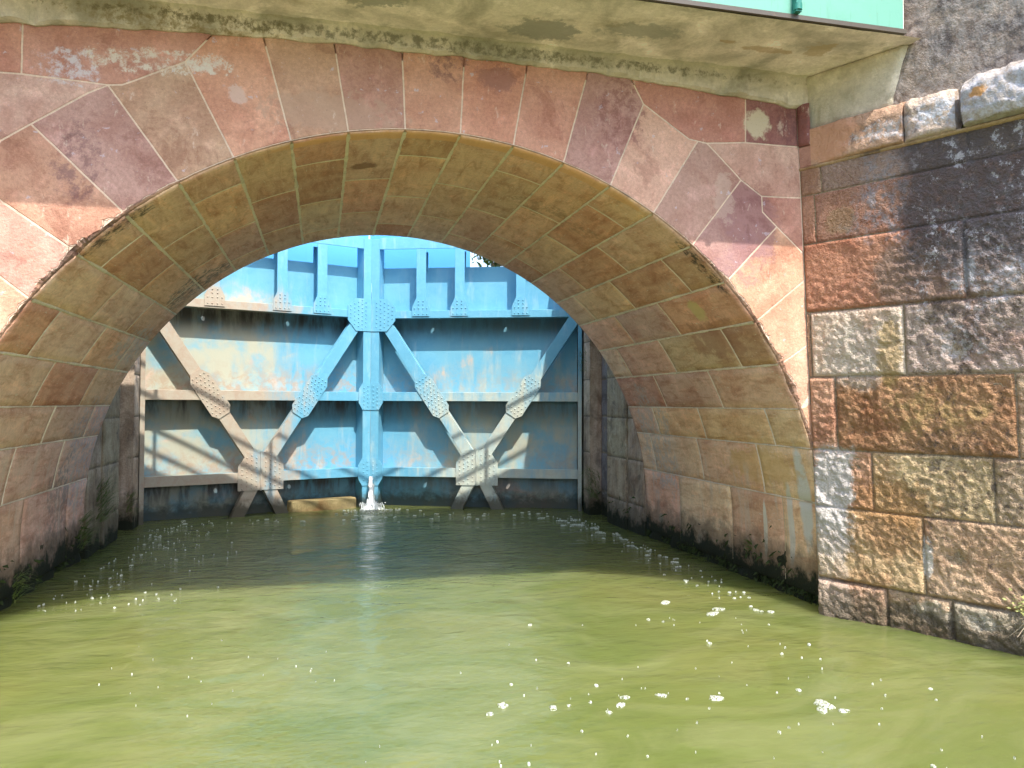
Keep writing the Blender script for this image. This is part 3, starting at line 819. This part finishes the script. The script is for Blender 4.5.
# ================================================================== LOCK GATES
def gate_paint(name, kind, left):
    """kind: 0 upper members, 1 lower members, 2 skin; weathering grows to the left and towards the water"""
    t = NT(name); x, y, z = t.xyz()
    BL = (.12, .37, .54); CR = (.44, .45, .36); RU = (.40, .29, .215); PK = (.56, .42, .33); AQ = (.20, .50, .64)
    ux = t.ma('ABSOLUTE', x)                   # distance from the hinge
    n1 = t.noise(1.7, 5, .65, dist=.7); n2 = t.noise(7, 6, .7, dist=.4); n3 = t.noise(30, 5, .7)
    st = t.noise(5, 5, .65, sx=(1.3, 1.3, .25), dist=.3)
    if left: w = t.ma('MULTIPLY', t.ramp(ux, 3.0, .9), t.ramp(z, 3.6, 2.85))
    else: w = t.ma('MULTIPLY', t.ramp(z, 3.0, 1.2), t.ramp(ux, 3.3, 1.5, .15, .75))
    w = t.ma('ADD', w, t.ma('MULTIPLY', t.ma('SUBTRACT', n1, .5), .7))
    w = t.ma('ADD', w, t.ma('MULTIPLY', t.ma('SUBTRACT', st, .5), 1.3))
    c = t.mix(t.ramp(n2, .35, .75, 0, .35), BL, AQ)
    c = t.mix(t.ramp(st, .52, .70, 0, .5), c, (.32, .52, .62))
    c = t.mix(t.ramp(w, .15, .90), c, CR if kind == 2 else ((.43, .38, .30) if left else (.50, .55, .47)))
    if kind == 2:
        c = t.mix(t.ma('MULTIPLY', t.ramp(n1, .52, .66), t.ramp(w, .3, .7)), c, PK)
        c = t.mix(t.ma('MULTIPLY', t.ramp(t.noise(2.6, 5, .6, vec=t.vm('ADD', t.pos, (5, 1, 2))), .42, .68), .85), c, (.16, .42, .56))
        # rain-washed grime on the skin just above the two lower beams
        for zb in (.62, 1.77):
            g = t.ma('MULTIPLY', t.ramp(z, zb+.55, zb+.05), t.ramp(z, zb-.03, zb))
            c = t.mix(t.ma('MULTIPLY', g, t.ramp(n2, .40, .62, 0, .75 if left else .4)), c, (.40, .29, .21))
        for zb in (.45, 1.62, 2.90):  # streaky grime under each beam, blackened to paint in deeper beam shade
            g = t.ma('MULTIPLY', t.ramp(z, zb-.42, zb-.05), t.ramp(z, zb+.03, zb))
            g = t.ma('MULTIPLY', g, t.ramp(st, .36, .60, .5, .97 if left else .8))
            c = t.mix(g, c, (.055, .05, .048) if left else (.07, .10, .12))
        c = t.mix(t.ma('MULTIPLY', t.ramp(t.ma('ADD', z, t.ma('MULTIPLY', n2, -.4)), .12, -.12), .9), c, (.035, .04, .03))
    else:
        rs = t.ma('MULTIPLY', t.ramp(n2, .42, .62), t.ramp(w, .35, .8, 0, .6 if left else .25))
        c = t.mix(rs, c, RU)
        c = t.mix(t.ramp(n3, .64, .72, 0, .45), c, (.22, .13, .08))
        c = t.mix(t.ramp(t.ma('ADD', z, t.ma('MULTIPLY', n2, -.4)), .1, -.12, 0, .9), c, (.06, .055, .035))
    return t.done(c, .5, t.bump(t.ma('ADD', n3, t.noise(4, 3, .5)), .22, .008), .35)
L = 3.185; DSK = .27
def gate_leaf(left):
    sg = 1 if left else -1
    hx = -2.25 if left else CX*2+2.25
    root = empty('lock_gate_leaf', (hx, 11.2, 0), R_(20.2*sg))
    tag(root, 'left leaf of the blue riveted steel gate, faded to cream and rust' if left else 'right leaf of the blue riveted steel gate, mostly still blue', 'lock gate', 'two leaves of the mitre gate')
    mf = gate_paint('gate frame paint '+('left' if left else 'right'), 1, left)
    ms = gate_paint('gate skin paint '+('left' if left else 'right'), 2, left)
    X = lambda u: sg*u
    def box(m, u0, u1, y0, y1, z0, z1):
        a, b = sorted((X(u0), X(u1))); m.box((a, y0, z0), (b, y1, z1))
    def pl(m, P, y0, y1):
        Q = [(X(u), z) for u, z in P]
        A = sum(Q[i][0]*Q[(i+1) % len(Q)][1]-Q[(i+1) % len(Q)][0]*Q[i][1] for i in range(len(Q)))
        m.prism(Q if A > 0 else Q[::-1], y0, y1)
    def rivet(m, u, z, y=-.012, r=.0105):
        V = []; n = 8
        for (rr, dy) in ((r, 0), (r*.75, -.007), (r*.25, -.0105)):
            V += [(X(u)+rr*math.cos(2*math.pi*i/n), y+dy, z+rr*math.sin(2*math.pi*i/n)) for i in range(n)]
        F = [(j*n+i, j*n+(i+1) % n, (j+1)*n+(i+1) % n, (j+1)*n+i) for j in range(2) for i in range(n)]+[tuple(range(2*n, 3*n))]
        m.add(V, F, (1, 1, 1), True)
    # skin: lower skin and upper panel with a slightly dished surface
    def skin(name, z0, z1):
        m = MB(); nu, nz = 70, 40; V = []
        for j in range(nz+1):
            for i in range(nu+1):
                u = .02+(L-.04)*i/nu; z = z0+(z1-z0)*j/nz
                V.append((X(u), DSK+.006*fbm(Vector((u, z, 2)), 1.3, 2), z))
        F = []
        for j in range(nz):
            for i in range(nu):
                q = (j*(nu+1)+i, j*(nu+1)+i+1, (j+1)*(nu+1)+i+1, (j+1)*(nu+1)+i); F.append(q if left else q[::-1])
        m.add(V, F, smooth=True)
        box(m, .02, L-.02, DSK+.012, DSK+.024, z0, z1)
        return m.build(name, ms, root)
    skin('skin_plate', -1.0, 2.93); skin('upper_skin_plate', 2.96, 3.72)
    # horizontal beams: front flange and a web running back to the skin; drain holes in the webs let the sun through
    def beam(name, z0, z1, holes, u0=.0, u1=L-.13, back=DSK-.008):
        m = MB(); box(m, u0, u1, 0, .016, z0, z1)
        zw = (z0+z1)/2; hs = sorted(holes); edges = [u0]
        # web as strips, with a square cell holding a round hole where needed
        cells = []; last = u0
        for h in hs: cells.append((last, h-.05, None)); cells.append((h-.05, h+.05, h)); last = h+.05
        cells.append((last, u1, None))
        for a, b, h in cells:
            if h is None:
                box(m, a, b, .017, back, zw-.006, zw+.006)
            else:
                yc = .15; n = 24; r = .026
                for zz, fl in ((zw-.006, 0), (zw+.006, 1)):
                    C = [(X(h)+r*math.cos(2*math.pi*i/n), yc+r*math.sin(2*math.pi*i/n), zz) for i in range(n)]
                    O = []
                    for i in range(n):
                        an = 2*math.pi*i/n; dx, dy = math.cos(an), math.sin(an)
                        k = min(.05/max(abs(dx), 1e-6), ((back-yc) if dy > 0 else (yc-.017))/max(abs(dy), 1e-6))
                        O.append((X(h)+k*dx, yc+k*dy, zz))
                    F = [(i, (i+1) % n, n+(i+1) % n, n+i) for i in range(n)]
                    m.add(C+O, F if fl else [f[::-1] for f in F])
        # splice plates on the flange
        return m.build(name, mf, root, .003)
    hl = {0: [2.0, .95], 1: [2.18, .6], 2: [1.95, .75]} if left else {0: [2.3, 1.0], 1: [2.1, .8], 2: [2.2, 1.05]}
    beam('horizontal_beam', .475, .615, hl[0]); beam('horizontal_beam', 1.63, 1.765, hl[1]); beam('horizontal_beam', 2.90, 3.015, hl[2])
    beam('top_rail', 3.97, 4.15, [])
    # mitre post and heel post
    m = MB(); box(m, L-.13, L-.004, -.004, .014, -1.0, 4.13); box(m, L-.02, L-.006, .015, DSK+.05, -1.0, 4.12); box(m, L-.128, L-.116, .015, DSK-.003, -1.0, 4.10)
    mp_ = m.build('mitre_post', mf, root, .003)
    m = MB(); box(m, -.06, .0, .004, .018, -1.0, 4.12); box(m, -.06, -.03, .019, DSK+.06, -1., 4.12); m.build('heel_post', mf, root, .003)
    # posts above the main beam
    for u in (.86, 1.80, 2.40):
        m = MB(); box(m, u-.075, u+.075, .002, .016, 3.02, 3.968); box(m, u-.006, u+.006, .017, DSK-.004, 3.02, 3.965); box(m, u-.05, u+.05, DSK-.004, DSK+.008, 3.65, 3.968)
        po = m.build('post', mf, root, .003)
        m = MB(); P = [(u-.135, 2.93), (u+.135, 2.93), (u+.135, 3.07), (u+.075, 3.20), (u-.075, 3.20), (u-.135, 3.07)]; pl(m, P, -.012, -.001)
        for du in (-.095, -.035, .035, .095):
            for z in (2.965, 3.05): rivet(m, u+du, z)
        for du in (-.035, .035): rivet(m, u+du, 3.11); rivet(m, u+du, 3.16)
        m.build('gusset_plate', mf, po)
    # struts: shallow channels running in an X that crosses at the lower beam
    def strut(p, q, w=.085, cut0=0, cut1=0):
        d = Vector((q[0]-p[0], q[1]-p[1])).normalized(); nn = Vector((-d.y, d.x))
        a = Vector(p)+d*cut0; b = Vector(q)-d*cut1
        m = MB()
        pl(m, [tuple(a-nn*w), tuple(b-nn*w), tuple(b+nn*w), tuple(a+nn*w)], -.0015, .014)
        for sd in (-1, 1):
            a1 = a+nn*w*sd; a2 = a+nn*(w-.012)*sd
            pl(m, [tuple(a1), tuple(b+nn*w*sd), tuple(b+nn*(w-.012)*sd), tuple(a2)], .0145, .11)
        return m.build('strut', mf, root, .002)
    XC = (1.52, .64)
    st_ = {1: strut((2.98, 2.86), XC), -1: strut((.06, 2.86), XC)}; strut(XC, (1.06, -.30)); strut(XC, (1.98, -.30))
    # gusset plates with rivets
    def inside(P, u, z, mar):
        ok = True
        for i in range(len(P)):
            a, b = P[i], P[(i+1) % len(P)]
            ex, ez = b[0]-a[0], b[1]-a[1]; l_ = math.hypot(ex, ez)
            if ((ex*(z-a[1])-ez*(u-a[0]))/l_) < mar: ok = False
        return ok
    def gusset(P, sp=.062, ang=0., y=-.0135, par=None):
        m = MB(); pl(m, P, y, y+.0115)
        cu = sum(p[0] for p in P)/len(P); czz = sum(p[1] for p in P)/len(P); ca, sa = math.cos(ang), math.sin(ang)
        for i in range(-9, 10):
            for j in range(-9, 10):
                a = i*sp; b = j*sp+(sp/2 if i % 2 else 0)
                u = cu+a*ca-b*sa; z = czz+a*sa+b*ca
                if inside(P, u, z, .024): rivet(m, u, z, y)
        m.build('gusset_plate', mf, par or root)
    gusset([(2.80, 2.86), (2.93, 2.70), (L-.008, 2.70), (L-.008, 3.20), (2.93, 3.20), (2.80, 3.08)], par=mp_)
    for z in (1.70, .545):
        gusset([(2.985, z-.10), (3.05, z-.21), (L-.008, z-.21), (L-.008, z+.21), (3.05, z+.21), (2.985, z+.10)], par=mp_)
    for sd in (1, -1):
        p = Vector((2.98, 2.86) if sd > 0 else (.06, 2.86)); d = (Vector(XC)-p).normalized(); nn = Vector((-d.y, d.x))
        c = p+d*((p.y-1.72)/abs(d.y))
        P = [c-d*.36+nn*.07, c-d*.36-nn*.07, c-d*.24-nn*.145, c+d*.28-nn*.145, c+d*.36-nn*.085, c+d*.36+nn*.085, c+d*.28+nn*.145, c-d*.24+nn*.145]
        P = [tuple(v) for v in P]
        A = sum(P[i][0]*P[(i+1) % 8][1]-P[(i+1) % 8][0]*P[i][1] for i in range(8))
        gusset(P if A > 0 else P[::-1], .058, math.atan2(d.y, d.x), par=st_[sd])
    gusset([(1.20, .36), (1.84, .36), (1.84, .70), (1.70, .90), (1.34, .90), (1.20, .70)], .066)
    m = MB(); box(m, 1.505, 1.535, -.030, -.0145, .355, .905); m.build('cover_strip', mf, root)
    # walkway panel and handrail behind the top rail
    mw = paint('walkway blue paint', (.09, .36, .66), amt=.15)
    m = MB(); u0 = .9 if left else 1.75
    box(m, u0, L+.21, .62, .635, 3.55, 4.5); box(m, u0, L-.05, .30, .619, 3.56, 3.575); m.build('walkway_panel', mw, root)
    m = MB()
    for z in (4.6, 5.0): m.tube((X(u0), .66, z), (X(L-.1), .66, z), .02)
    for u in (u0+.02, L-.12): m.tube((X(u), .66, 3.6), (X(u), .66, 5.0), .02)
    m.build('handrail', m_mint, root)
    if left:
        m = MB(); box(m, 1.98, 2.98, .03, DSK-.01, -.15, .16)
        o = m.build('sill_beam', stone('mossy sill', bump=.9, patch=.9, grain=1., dark=.3), root, .015)
        for a in o.data.color_attributes['col'].data: a.color = (.26, .21, .10, 1)
    return root
gate_leaf(True); gate_leaf(False)

# ================================================================== WATER
tw = NT('murky green canal water')
flow = tw.noise(.35, 3, .5, out='Color')
wv = tw.vm('ADD', tw.pos, tw.vm('MULTIPLY', tw.vm('SUBTRACT', flow, (.5, .5, .5)), (2.2, 2.2, 0)))
sw = tw.noise(1.1, 6, .62, vec=wv, dist=1.6, sx=(.7, 1.3, 1))
c = tw.mix(tw.ramp(sw, .35, .68), (.108, .135, .036), (.155, .175, .065))
c = tw.mix(tw.ramp(tw.noise(.5, 4, .6, vec=wv), .42, .7, 0, .6), c, (.145, .148, .040))
h = tw.ma('ADD', tw.noise(1.9, 2, .5, dist=.5, sx=(.9, 1.4, 1)), tw.ma('ADD', tw.ma('MULTIPLY', tw.noise(7, 2, .5, dist=.3, sx=(.8, 1.5, 1)), .30), tw.ma('MULTIPLY', tw.noise(19, 2, .5, dist=.3, sx=(.7, 1.5, 1)), .10)))
yy = tw.xyz()[1]
far = tw.noise(5.5, 4, .6, dist=.6, sx=(.8, 1.9, 1))
h = tw.ma('ADD', h, tw.ma('MULTIPLY', far, tw.ramp(yy, 6.2, 8.4, 0, 2.6)))
m_water = tw.done(c, .05, tw.bump(h, .42, .06), .5)
tw.b.subsurface_method = 'BURLEY'
tw.b.inputs['Subsurface Weight'].default_value = .85; tw.b.inputs['Subsurface Scale'].default_value = .7
tw.b.inputs['Subsurface Radius'].default_value = (1., 1., .6)
tw.b.inputs['IOR'].default_value = 1.33
nx, ny = 240, 260; V = []
for j in range(ny+1):
    y = -1.0+13.6*j/ny
    for i in range(nx+1):
        x = -4.6+11.0*i/nx
        a = .004+.006*max(0, min(1, (y-6)/3))
        q = Vector((x+.5*fn(x*.6, y*.6, 1), y*1.5+.5*fn(x*.6, y*.6, 7), 0))
        V.append((x, y, a*fbm(q, 1.3, 3)))
wm = MB(); wm.add(V, [(j*(nx+1)+i, j*(nx+1)+i+1, (j+1)*(nx+1)+i+1, (j+1)*(nx+1)+i) for j in range(ny) for i in range(nx)], smooth=True)
def flat(m, x0, y0, x1, y1, z, c=(1, 1, 1)): m.add([(x0, y0, z), (x1, y0, z), (x1, y1, z), (x0, y1, z)], [(0, 1, 2, 3)], c)
flat(wm, -30, -120, 34, -1.0, 0); flat(wm, -30, -1, -4.6, 5.2, 0); flat(wm, 6.4, -1, 34, 5.2, 0)
o = wm.build('canal_water', m_water); tag(o, kind='structure')
wm = MB(); wm.add([(-2.64, 11.45, 3.35), (CX, 12.65, 3.35), (4.13, 11.45, 3.35), (4.13, 26, 3.35), (-2.64, 26, 3.35)], [(0, 1, 2, 3, 4)]); flat(wm, -2.6, 26, 4.1, 160, 3.35)
o = wm.build('upper_canal_water', m_water); tag(o, kind='structure')

# ground: one sheet of banks on both sides, following the walls
tg = NT('dry bank soil and grass')
c = tg.mix(tg.ramp(tg.noise(1.2, 6, .6), .4, .65), (.10, .12, .035), (.20, .17, .10))
m_ground = tg.done(c, .95, tg.bump(tg.noise(9, 6, .7), .8, .05), .2)
gm = MB()
for sg in (1, -1):
    f = (lambda x: x) if sg > 0 else (lambda x: 2*CX-x)
    pts = [(3.95, YF), (3.95+5*sW, YF-5*cW), (9.5, -6), (16, -120), (400, -120), (400, 400), (4.2 if sg > 0 else 4.3, 400), (4.2, 26.2), (4.2, YB+.3), (4.0, YB-.2), (4.0, YF+.5)]
    P = [(f(x), y, 3.66) for x, y in pts]
    if sg < 0: P = P[::-1]
    gm.add(P, [tuple(range(len(P)))])
    # sloping canal bank beyond the wing wall
    Q = [(3.95+5*sW, YF-5*cW, 3.66), (9.5, -6, 3.66), (16, -120, 3.66), (15, -120, -.3), (7.6, -6, -.3), (5.9, YF-5*cW, -.3)]
    Q = [(f(x), y, z) for x, y, z in Q]
    gm.add(Q, [(0, 1, 4, 5), (1, 2, 3, 4)] if sg < 0 else [(5, 4, 1, 0), (4, 3, 2, 1)])
flat(gm, -60, -121, 60, 30, -1.2); flat(gm, -400, 160, 400, 400, 3.6)
o = gm.build('ground', m_ground); tag(o, kind='structure')

# ================================================================== FOAM, LEAK, PLANTS
m_foam = NT('canal foam'); m_foam.put(m_foam.b.inputs['Alpha'], m_foam.ramp(m_foam.noise(75, 3, .7), .42, .56, .05, .9)); m_foam = m_foam.done((.60, .63, .54), .7, m_foam.bump(m_foam.noise(60, 4, .7), .6, .006), .4)
fr = random.Random(11); foam = MB()
def fleck(x, y, r, el=1.):
    r *= .66
    n = max(6, int(7+r*160)); a0 = fr.uniform(0, 6.28); ph = fr.uniform(0, 99); ar = fr.uniform(0, math.pi)
    V = [(x, y, .012+r*.04)]
    for k, (rr, zz) in enumerate(((.6, .011+r*.03), (1., .008), (1.04, -.004))):
        for i in range(n):
            t = a0+2*math.pi*i/n; q = r*rr*(1+.8*fn(math.cos(t)*1.3+ph, math.sin(t)*1.3, k*.1))
            dx, dy = q*math.cos(t)*el, q*math.sin(t)
            V.append((x+dx*math.cos(ar)-dy*math.sin(ar), y+dx*math.sin(ar)+dy*math.cos(ar), zz))
    F = [(0, 1+i, 1+(i+1) % n) for i in range(n)]
    for k in range(2): F += [(1+k*n+i, 1+(k+1)*n+i, 1+(k+1)*n+(i+1) % n, 1+k*n+(i+1) % n) for i in range(n)]
    foam.add(V, F, smooth=True)
# drift along the right wall, from the gate round the corner
for (x, y, r) in ((3.30, 9.9, .10), (3.42, 9.6, .08), (3.38, 9.25, .07), (3.48, 8.7, .06), (3.4, 8.3, .05), (3.2, 10.3, .07), (3.0, 10.6, .06), (3.1, 9.9, .05),
                  (2.1, 3.93, .045), (1.83, 4.03, .03), (2.62, 3.72, .055), (2.56, 3.66, .04), (2.66, 3.62, .03), (1.56, 3.96, .03), (1.46, 3.88, .02), (1.2, 4.0, .03), (1.62, 4.05, .028), (.95, 4.1, .03), (.86, 4.0, .02), (2.9, 5.5, .06), (3.02, 5.62, .04), (2.7, 5.9, .05)):
    fleck(x, y, r, 1.5)
for i in range(110):
    y = fr.uniform(5.4, 10.8); x = 3.62-abs(fr.gauss(0, .22))-.05; fleck(x, y, fr.choice((.006, .008, .012, .016, .03)), 1.3)
for i in range(70):
    t = fr.random(); y = 5.6-2.9*t; x = 3.15+.4*t-abs(fr.gauss(0, .75+.5*t)); fleck(x, y, fr.choice((.004, .005, .006, .008, .012, .018)), 1.2)
for i in range(40):
    fleck(fr.gauss(1.4, .7), fr.gauss(3.75, .35), fr.choice((.003, .004, .006, .008, .012)), 1.2)
for i in range(150):      # froth stirred up left of the leak
    y = fr.uniform(6.6, 10.9); x = -2.15+abs(fr.gauss(0, .5))+(y-6.6)*.02; fleck(x, y, fr.choice((.004, .005, .007, .010)), 2.4)
for i in range(60):
    fleck(fr.uniform(-1.9, 3.3), 10.95+fr.gauss(0, .12)+.25*fr.random(), fr.choice((.008, .012, .02, .03)), 1.6)
for i in range(120):
    a = fr.uniform(0, 6.28); q = abs(fr.gauss(0, .28)); fleck(.74+q*math.cos(a)*1.3, 12.0-abs(q*math.sin(a)), fr.choice((.01, .02, .03)), 1.)
for i in range(25): fleck(fr.uniform(-1.3, .2), 5.0+fr.gauss(0, .35), fr.choice((.003, .004, .006)), 1.)
o = foam.build('foam', m_foam); tag(o, 'white foam flecks drifting on the green water along the right wall', 'foam', kind='stuff')

m_leak = NT('falling white water'); m_leak = m_leak.done((.86, .90, .90), .35, m_leak.bump(m_leak.noise(25, 5, .7, sx=(1, 1, .25)), .9, .02), .5)
lk = MB(); V = []; n = 18; k = 26
for j in range(k+1):
    t = j/k; z = .50*(1-t)-.02; yy_ = 12.22-.16*math.sqrt(t); r = .022+.035*t+.11*max(0, (t-.72)/.28)**1.5
    for i in range(n):
        a = 2*math.pi*i/n; rr = r*(1+.7*fn(math.cos(a)*2, math.sin(a)*2, j*.35))
        V.append((.745+rr*math.cos(a)*1.1, yy_+rr*math.sin(a)*.8, z))
lk.add(V, [(j*n+i, (j+1)*n+i, (j+1)*n+(i+1) % n, j*n+(i+1) % n) for j in range(k) for i in range(n)], smooth=True)
for i in range(60):
    a = fr.uniform(0, 6.28); q = fr.uniform(.06, .22); s = fr.uniform(.004, .012)
    lk.tube((.745+q*math.cos(a), 12.04-abs(q*math.sin(a)), fr.uniform(.0, .12)), (.745+q*math.cos(a)+s, 12.04-abs(q*math.sin(a)), fr.uniform(.0, .12)+s), s, s*.3, 5)
o = lk.build('water_leak', m_leak); o.location = (0, 0, 0)
tag(o, 'white jet of water leaking from the foot of the seam between the gate leaves', 'water jet')

tl = NT('grass blades'); m_leaf = tl.done(tl.mix(tl.noise(3, 2, .5), (.07, .13, .02), (.15, .20, .05)), .6, None, .3)
tl2 = NT('wet moss'); m_moss = tl2.done(tl2.mix(tl2.noise(9, 4, .6), (.018, .03, .008), (.06, .085, .02)), .8, None, .3)
def tuft(name, loc, nrm, n, ln, label, seed, droop=.6, mat=None, spread=.09, cat='grass tuft', group='grass tufts growing from the lock walls'):
    r = random.Random(seed); m = MB(); nrm = Vector(nrm)
    side = nrm.cross(Vector((0, 0, 1))).normalized()
    for i in range(n):
        b = side*r.uniform(-spread, spread)+Vector((0, 0, r.uniform(-spread, spread)*.9))
        d = (nrm*r.uniform(.3, 1.0)+side*r.uniform(-.7, .7)+Vector((0, 0, r.uniform(.1, 1.0)))).normalized()
        l_ = ln*r.uniform(.5, 1.15); w = r.uniform(.003, .006); wd = d.cross(Vector((0, 0, 1))).normalized()
        V = []; p = b.copy(); dd = d.copy()
        for k in range(5):
            ww = w*(1-k/4.3); V += [p-wd*ww, p+wd*ww]
            p = p+dd*l_/4; dd = (dd+Vector((0, 0, -droop*.5*(k+1)*.5))).normalized()
        m.add(V, [(2*k, 2*k+1, 2*k+3, 2*k+2) for k in range(4)], smooth=True)
    o = m.build(name, mat or m_leaf); o.location = loc
    return tag(o, label, cat, group)
tuft('grass_tuft', (-2.27, 8.55, .30), (1, 0, 0), 160, .26, 'long grass tuft hanging at the waterline near the left end of the vault', 1, spread=.17)
tuft('grass_tuft', (-2.30, 9.35, .50), (1, 0, 0), 170, .28, 'tall green grass tuft on the left chamber wall above the foam', 2, spread=.22)
tuft('grass_tuft', (-2.28, 10.5, .35), (1, 0, 0), 90, .2, 'small grass tuft at the foot of the left quoin beside the gate', 3, spread=.14)
tuft('grass_tuft', (-2.24, 6.75, .18), (1, 0, 0), 90, .14, 'short dark grass tuft low on the left vault wall near the frame edge', 4, spread=.1)
tuft('grass_tuft', (3.76, 10.55, .45), (-1, 0, 0), 150, .3, 'drooping green tuft at the foot of the right chamber wall by the gate', 5, .9, spread=.22)
tuft('grass_tuft', (3.74, 11.0, 2.2), (-1, 0, 0), 60, .16, 'little green tuft high on the right quoin pillar', 6, spread=.16)
tuft('grass_tuft', (3.78, 6.45, .33), (-1, 0, 0), 60, .08, 'tiny dark tuft under the pale drip mark on the right vault wall', 7, spread=.05)
# moss clumps along the footings and the right joint of the chamber
ms = MB(); mr = random.Random(3)
for i in range(2300):
    sg = 1 if mr.random() < .7 else -1
    y = mr.uniform(YF+.1, 10.8); z = abs(mr.gauss(0, .11))
    if fn(y*1.7, sg*5, 0) < -.12 and mr.random() < .8: continue
    z *= (1.3 if 5.9 < y < 6.9 else 1)
    x = (3.79 if sg > 0 else -2.33); x += sg*(.06 if z < .2 else 0)
    if y > 10.1: x += sg*.12
    s = mr.uniform(.012, .035); c = Vector((x, y, z+.02))
    a = Vector((mr.gauss(0, 1), mr.gauss(0, 1), mr.gauss(0, 1))).normalized(); b = a.orthogonal().normalized()
    ms.add([c-a*s, c+b*s*.5-Vector((sg*s*.6, 0, 0)), c+a*s*.8-Vector((sg*s*.9, 0, s*.8)), c-b*s*.5], [(0, 1, 2, 3)])
o = ms.build('moss', m_moss); tag(o, 'dark green moss along the waterline of the vault walls', 'moss', kind='stuff')
# leafy plant with bare roots on the wing wall
pr = random.Random(8); px = Vector(wmap(1.47, .30, .06))
pb = empty('wall_plant', px); tag(pb, 'small pale leafy weed with bare twisting roots on the right wing wall near the water', 'plant')
m = MB()
for i in range(130):
    c = Vector((pr.gauss(0, .05), pr.gauss(0, .06), abs(pr.gauss(0, .05))+.0)) + Vector((-.04, -.02, 0))
    a = Vector((pr.gauss(0, 1), pr.gauss(0, 1), pr.gauss(0, .6))).normalized(); b = a.orthogonal().normalized(); s = pr.uniform(.010, .020)
    m.add([c-a*s, c+b*s*.55, c+a*s, c-b*s*.55], [(0, 1, 2, 3)])
tp = NT('pale weed leaves'); m.build('foliage', tp.done(tp.mix(tp.noise(20, 2, .5), (.20, .24, .07), (.34, .33, .13)), .6), pb)
m = MB()
for i in range(8):
    p = Vector((pr.uniform(-.04, .04), pr.uniform(-.04, .04), .02)); d = Vector((pr.uniform(-.5, .1), pr.uniform(-.3, .5), -1)).normalized(); r = .005
    for k in range(7):
        q = p+d*.035; m.tube(p, q, r, r*.85, 6, cap=False); p = q; r *= .85; d = (d+Vector((pr.uniform(-.4, .4), pr.uniform(-.4, .4), pr.uniform(-.2, .2)))).normalized()
tp = NT('bare root'); m.build('root', tp.done((.34, .28, .20), .8), pb)

# ================================================================== TREES on the upper banks
tt = NT('tree leaves'); m_tl = tt.done(tt.mix(tt.ramp(tt.noise(1.1, 3, .6), .4, .62), (.055, .10, .02), (.14, .19, .035)), .6, None, .3)
tb = NT('tree bark'); m_bark = tb.done(tb.mix(tb.noise(6, 5, .7, sx=(1, 1, .2)), (.07, .055, .04), (.17, .14, .11)), .9, tb.bump(tb.noise(14, 5, .7, sx=(1, 1, .2)), .8, .03))
def tree(loc, h, seed, label):
    r = random.Random(seed); root = empty('broadleaf_tree', loc); tag(root, label, 'tree', 'trees on the banks beyond the gates')
    m = MB(); tips = []
    def limb(p, d, l_, rad, dep):
        for k in range(4):
            q = p+d*l_/4; m.tube(p, q, rad, rad*.86, 8, cap=False); p = q; rad *= .86
            d = (d+Vector((r.gauss(0, .12), r.gauss(0, .12), r.gauss(0, .06)))).normalized()
            if dep < 3 and k > 0:
                dd = (d*.6+Vector((r.gauss(0, .6), r.gauss(0, .6), r.uniform(.1, .7)))).normalized(); limb(p, dd, l_*.62, rad*.6, dep+1)
        tips.append(p)
    limb(Vector((0, 0, -.2)), Vector((0, 0, 1)), h*.62, h*.028, 0)
    m.build('trunk', m_bark, root)
    f = MB()
    for p in tips:
        R2 = (.2+h*.045)*r.uniform(.6, 1.3)
        for i in range(70):
            c = p+Vector((r.gauss(0, R2), r.gauss(0, R2), r.gauss(0, R2*.7)))
            a = Vector((r.gauss(0, 1), r.gauss(0, 1), r.gauss(0, 1))).normalized(); b = a.orthogonal().normalized(); s = r.uniform(.05, .11)
            f.add([c-a*s, c+b*s*.5, c+a*s, c-b*s*.5], [(0, 1, 2, 3)])
    f.build('crown', m_tl, root)
tree((5.6, 22.0, 3.66), 5.6, 1, 'bright green tree just beyond the right leaf of the gate')
tree((4.10, 17.6, 3.66), 2.3, 5, 'low leafy sapling at the canal edge, nearest to the right leaf of the gate')
tree((-5.6, 23, 3.66), 8.0, 2, 'tall broad tree on the left bank beyond the gates')
tree((10.5, 30, 3.66), 9.0, 3, 'far tree on the right bank, behind the nearer one')

# ================================================================== CAMERA, LIGHT, WORLD
cam = bpy.data.cameras.new('camera'); cam.sensor_width = 36; cam.lens = 787.35/1024*36; cam.clip_end = 2000; cam.clip_start = .05
co = bpy.data.objects.new('camera', cam); col.objects.link(co); sc.camera = co
Fv = Vector((.23525, .97162, .02459)); Rv = Vector((.97189, -.23541, .00358)); Uv = Vector((-.00926, -.02306, .99969))
M = Matrix((( Rv.x, Uv.x, -Fv.x, 0), (Rv.y, Uv.y, -Fv.y, 0), (Rv.z, Uv.z, -Fv.z, 1.6), (0, 0, 0, 1)))
co.matrix_world = M
sl = bpy.data.lights.new('sun', 'SUN'); sl.energy = 2.3; sl.angle = R_(.55); sl.color = (1., .95, .86)
so = bpy.data.objects.new('sun', sl); col.objects.link(so); so.rotation_euler = SUN.to_track_quat('Z', 'Y').to_euler()
w = bpy.data.worlds.new('World'); sc.world = w; w.use_nodes = True
nt = w.node_tree; sky = nt.nodes.new('ShaderNodeTexSky'); sky.sky_type = 'NISHITA'; sky.sun_disc = False
sky.sun_elevation = math.asin(SUN.z); sky.sun_rotation = math.atan2(SUN.x, SUN.y); sky.dust_density = 2.0
bg = nt.nodes['Background']; nt.links.new(sky.outputs[0], bg.inputs[0]); bg.inputs[1].default_value = .15
sc.view_settings.view_transform = 'Standard'; sc.view_settings.look = 'None'; sc.view_settings.exposure = 1.68
sc.view_settings.gamma = 1
sc.cycles.max_bounces = 8; sc.cycles.diffuse_bounces = 4; sc.cycles.use_adaptive_sampling = True; sc.cycles.adaptive_threshold = .025; sc.cycles.use_denoising = True
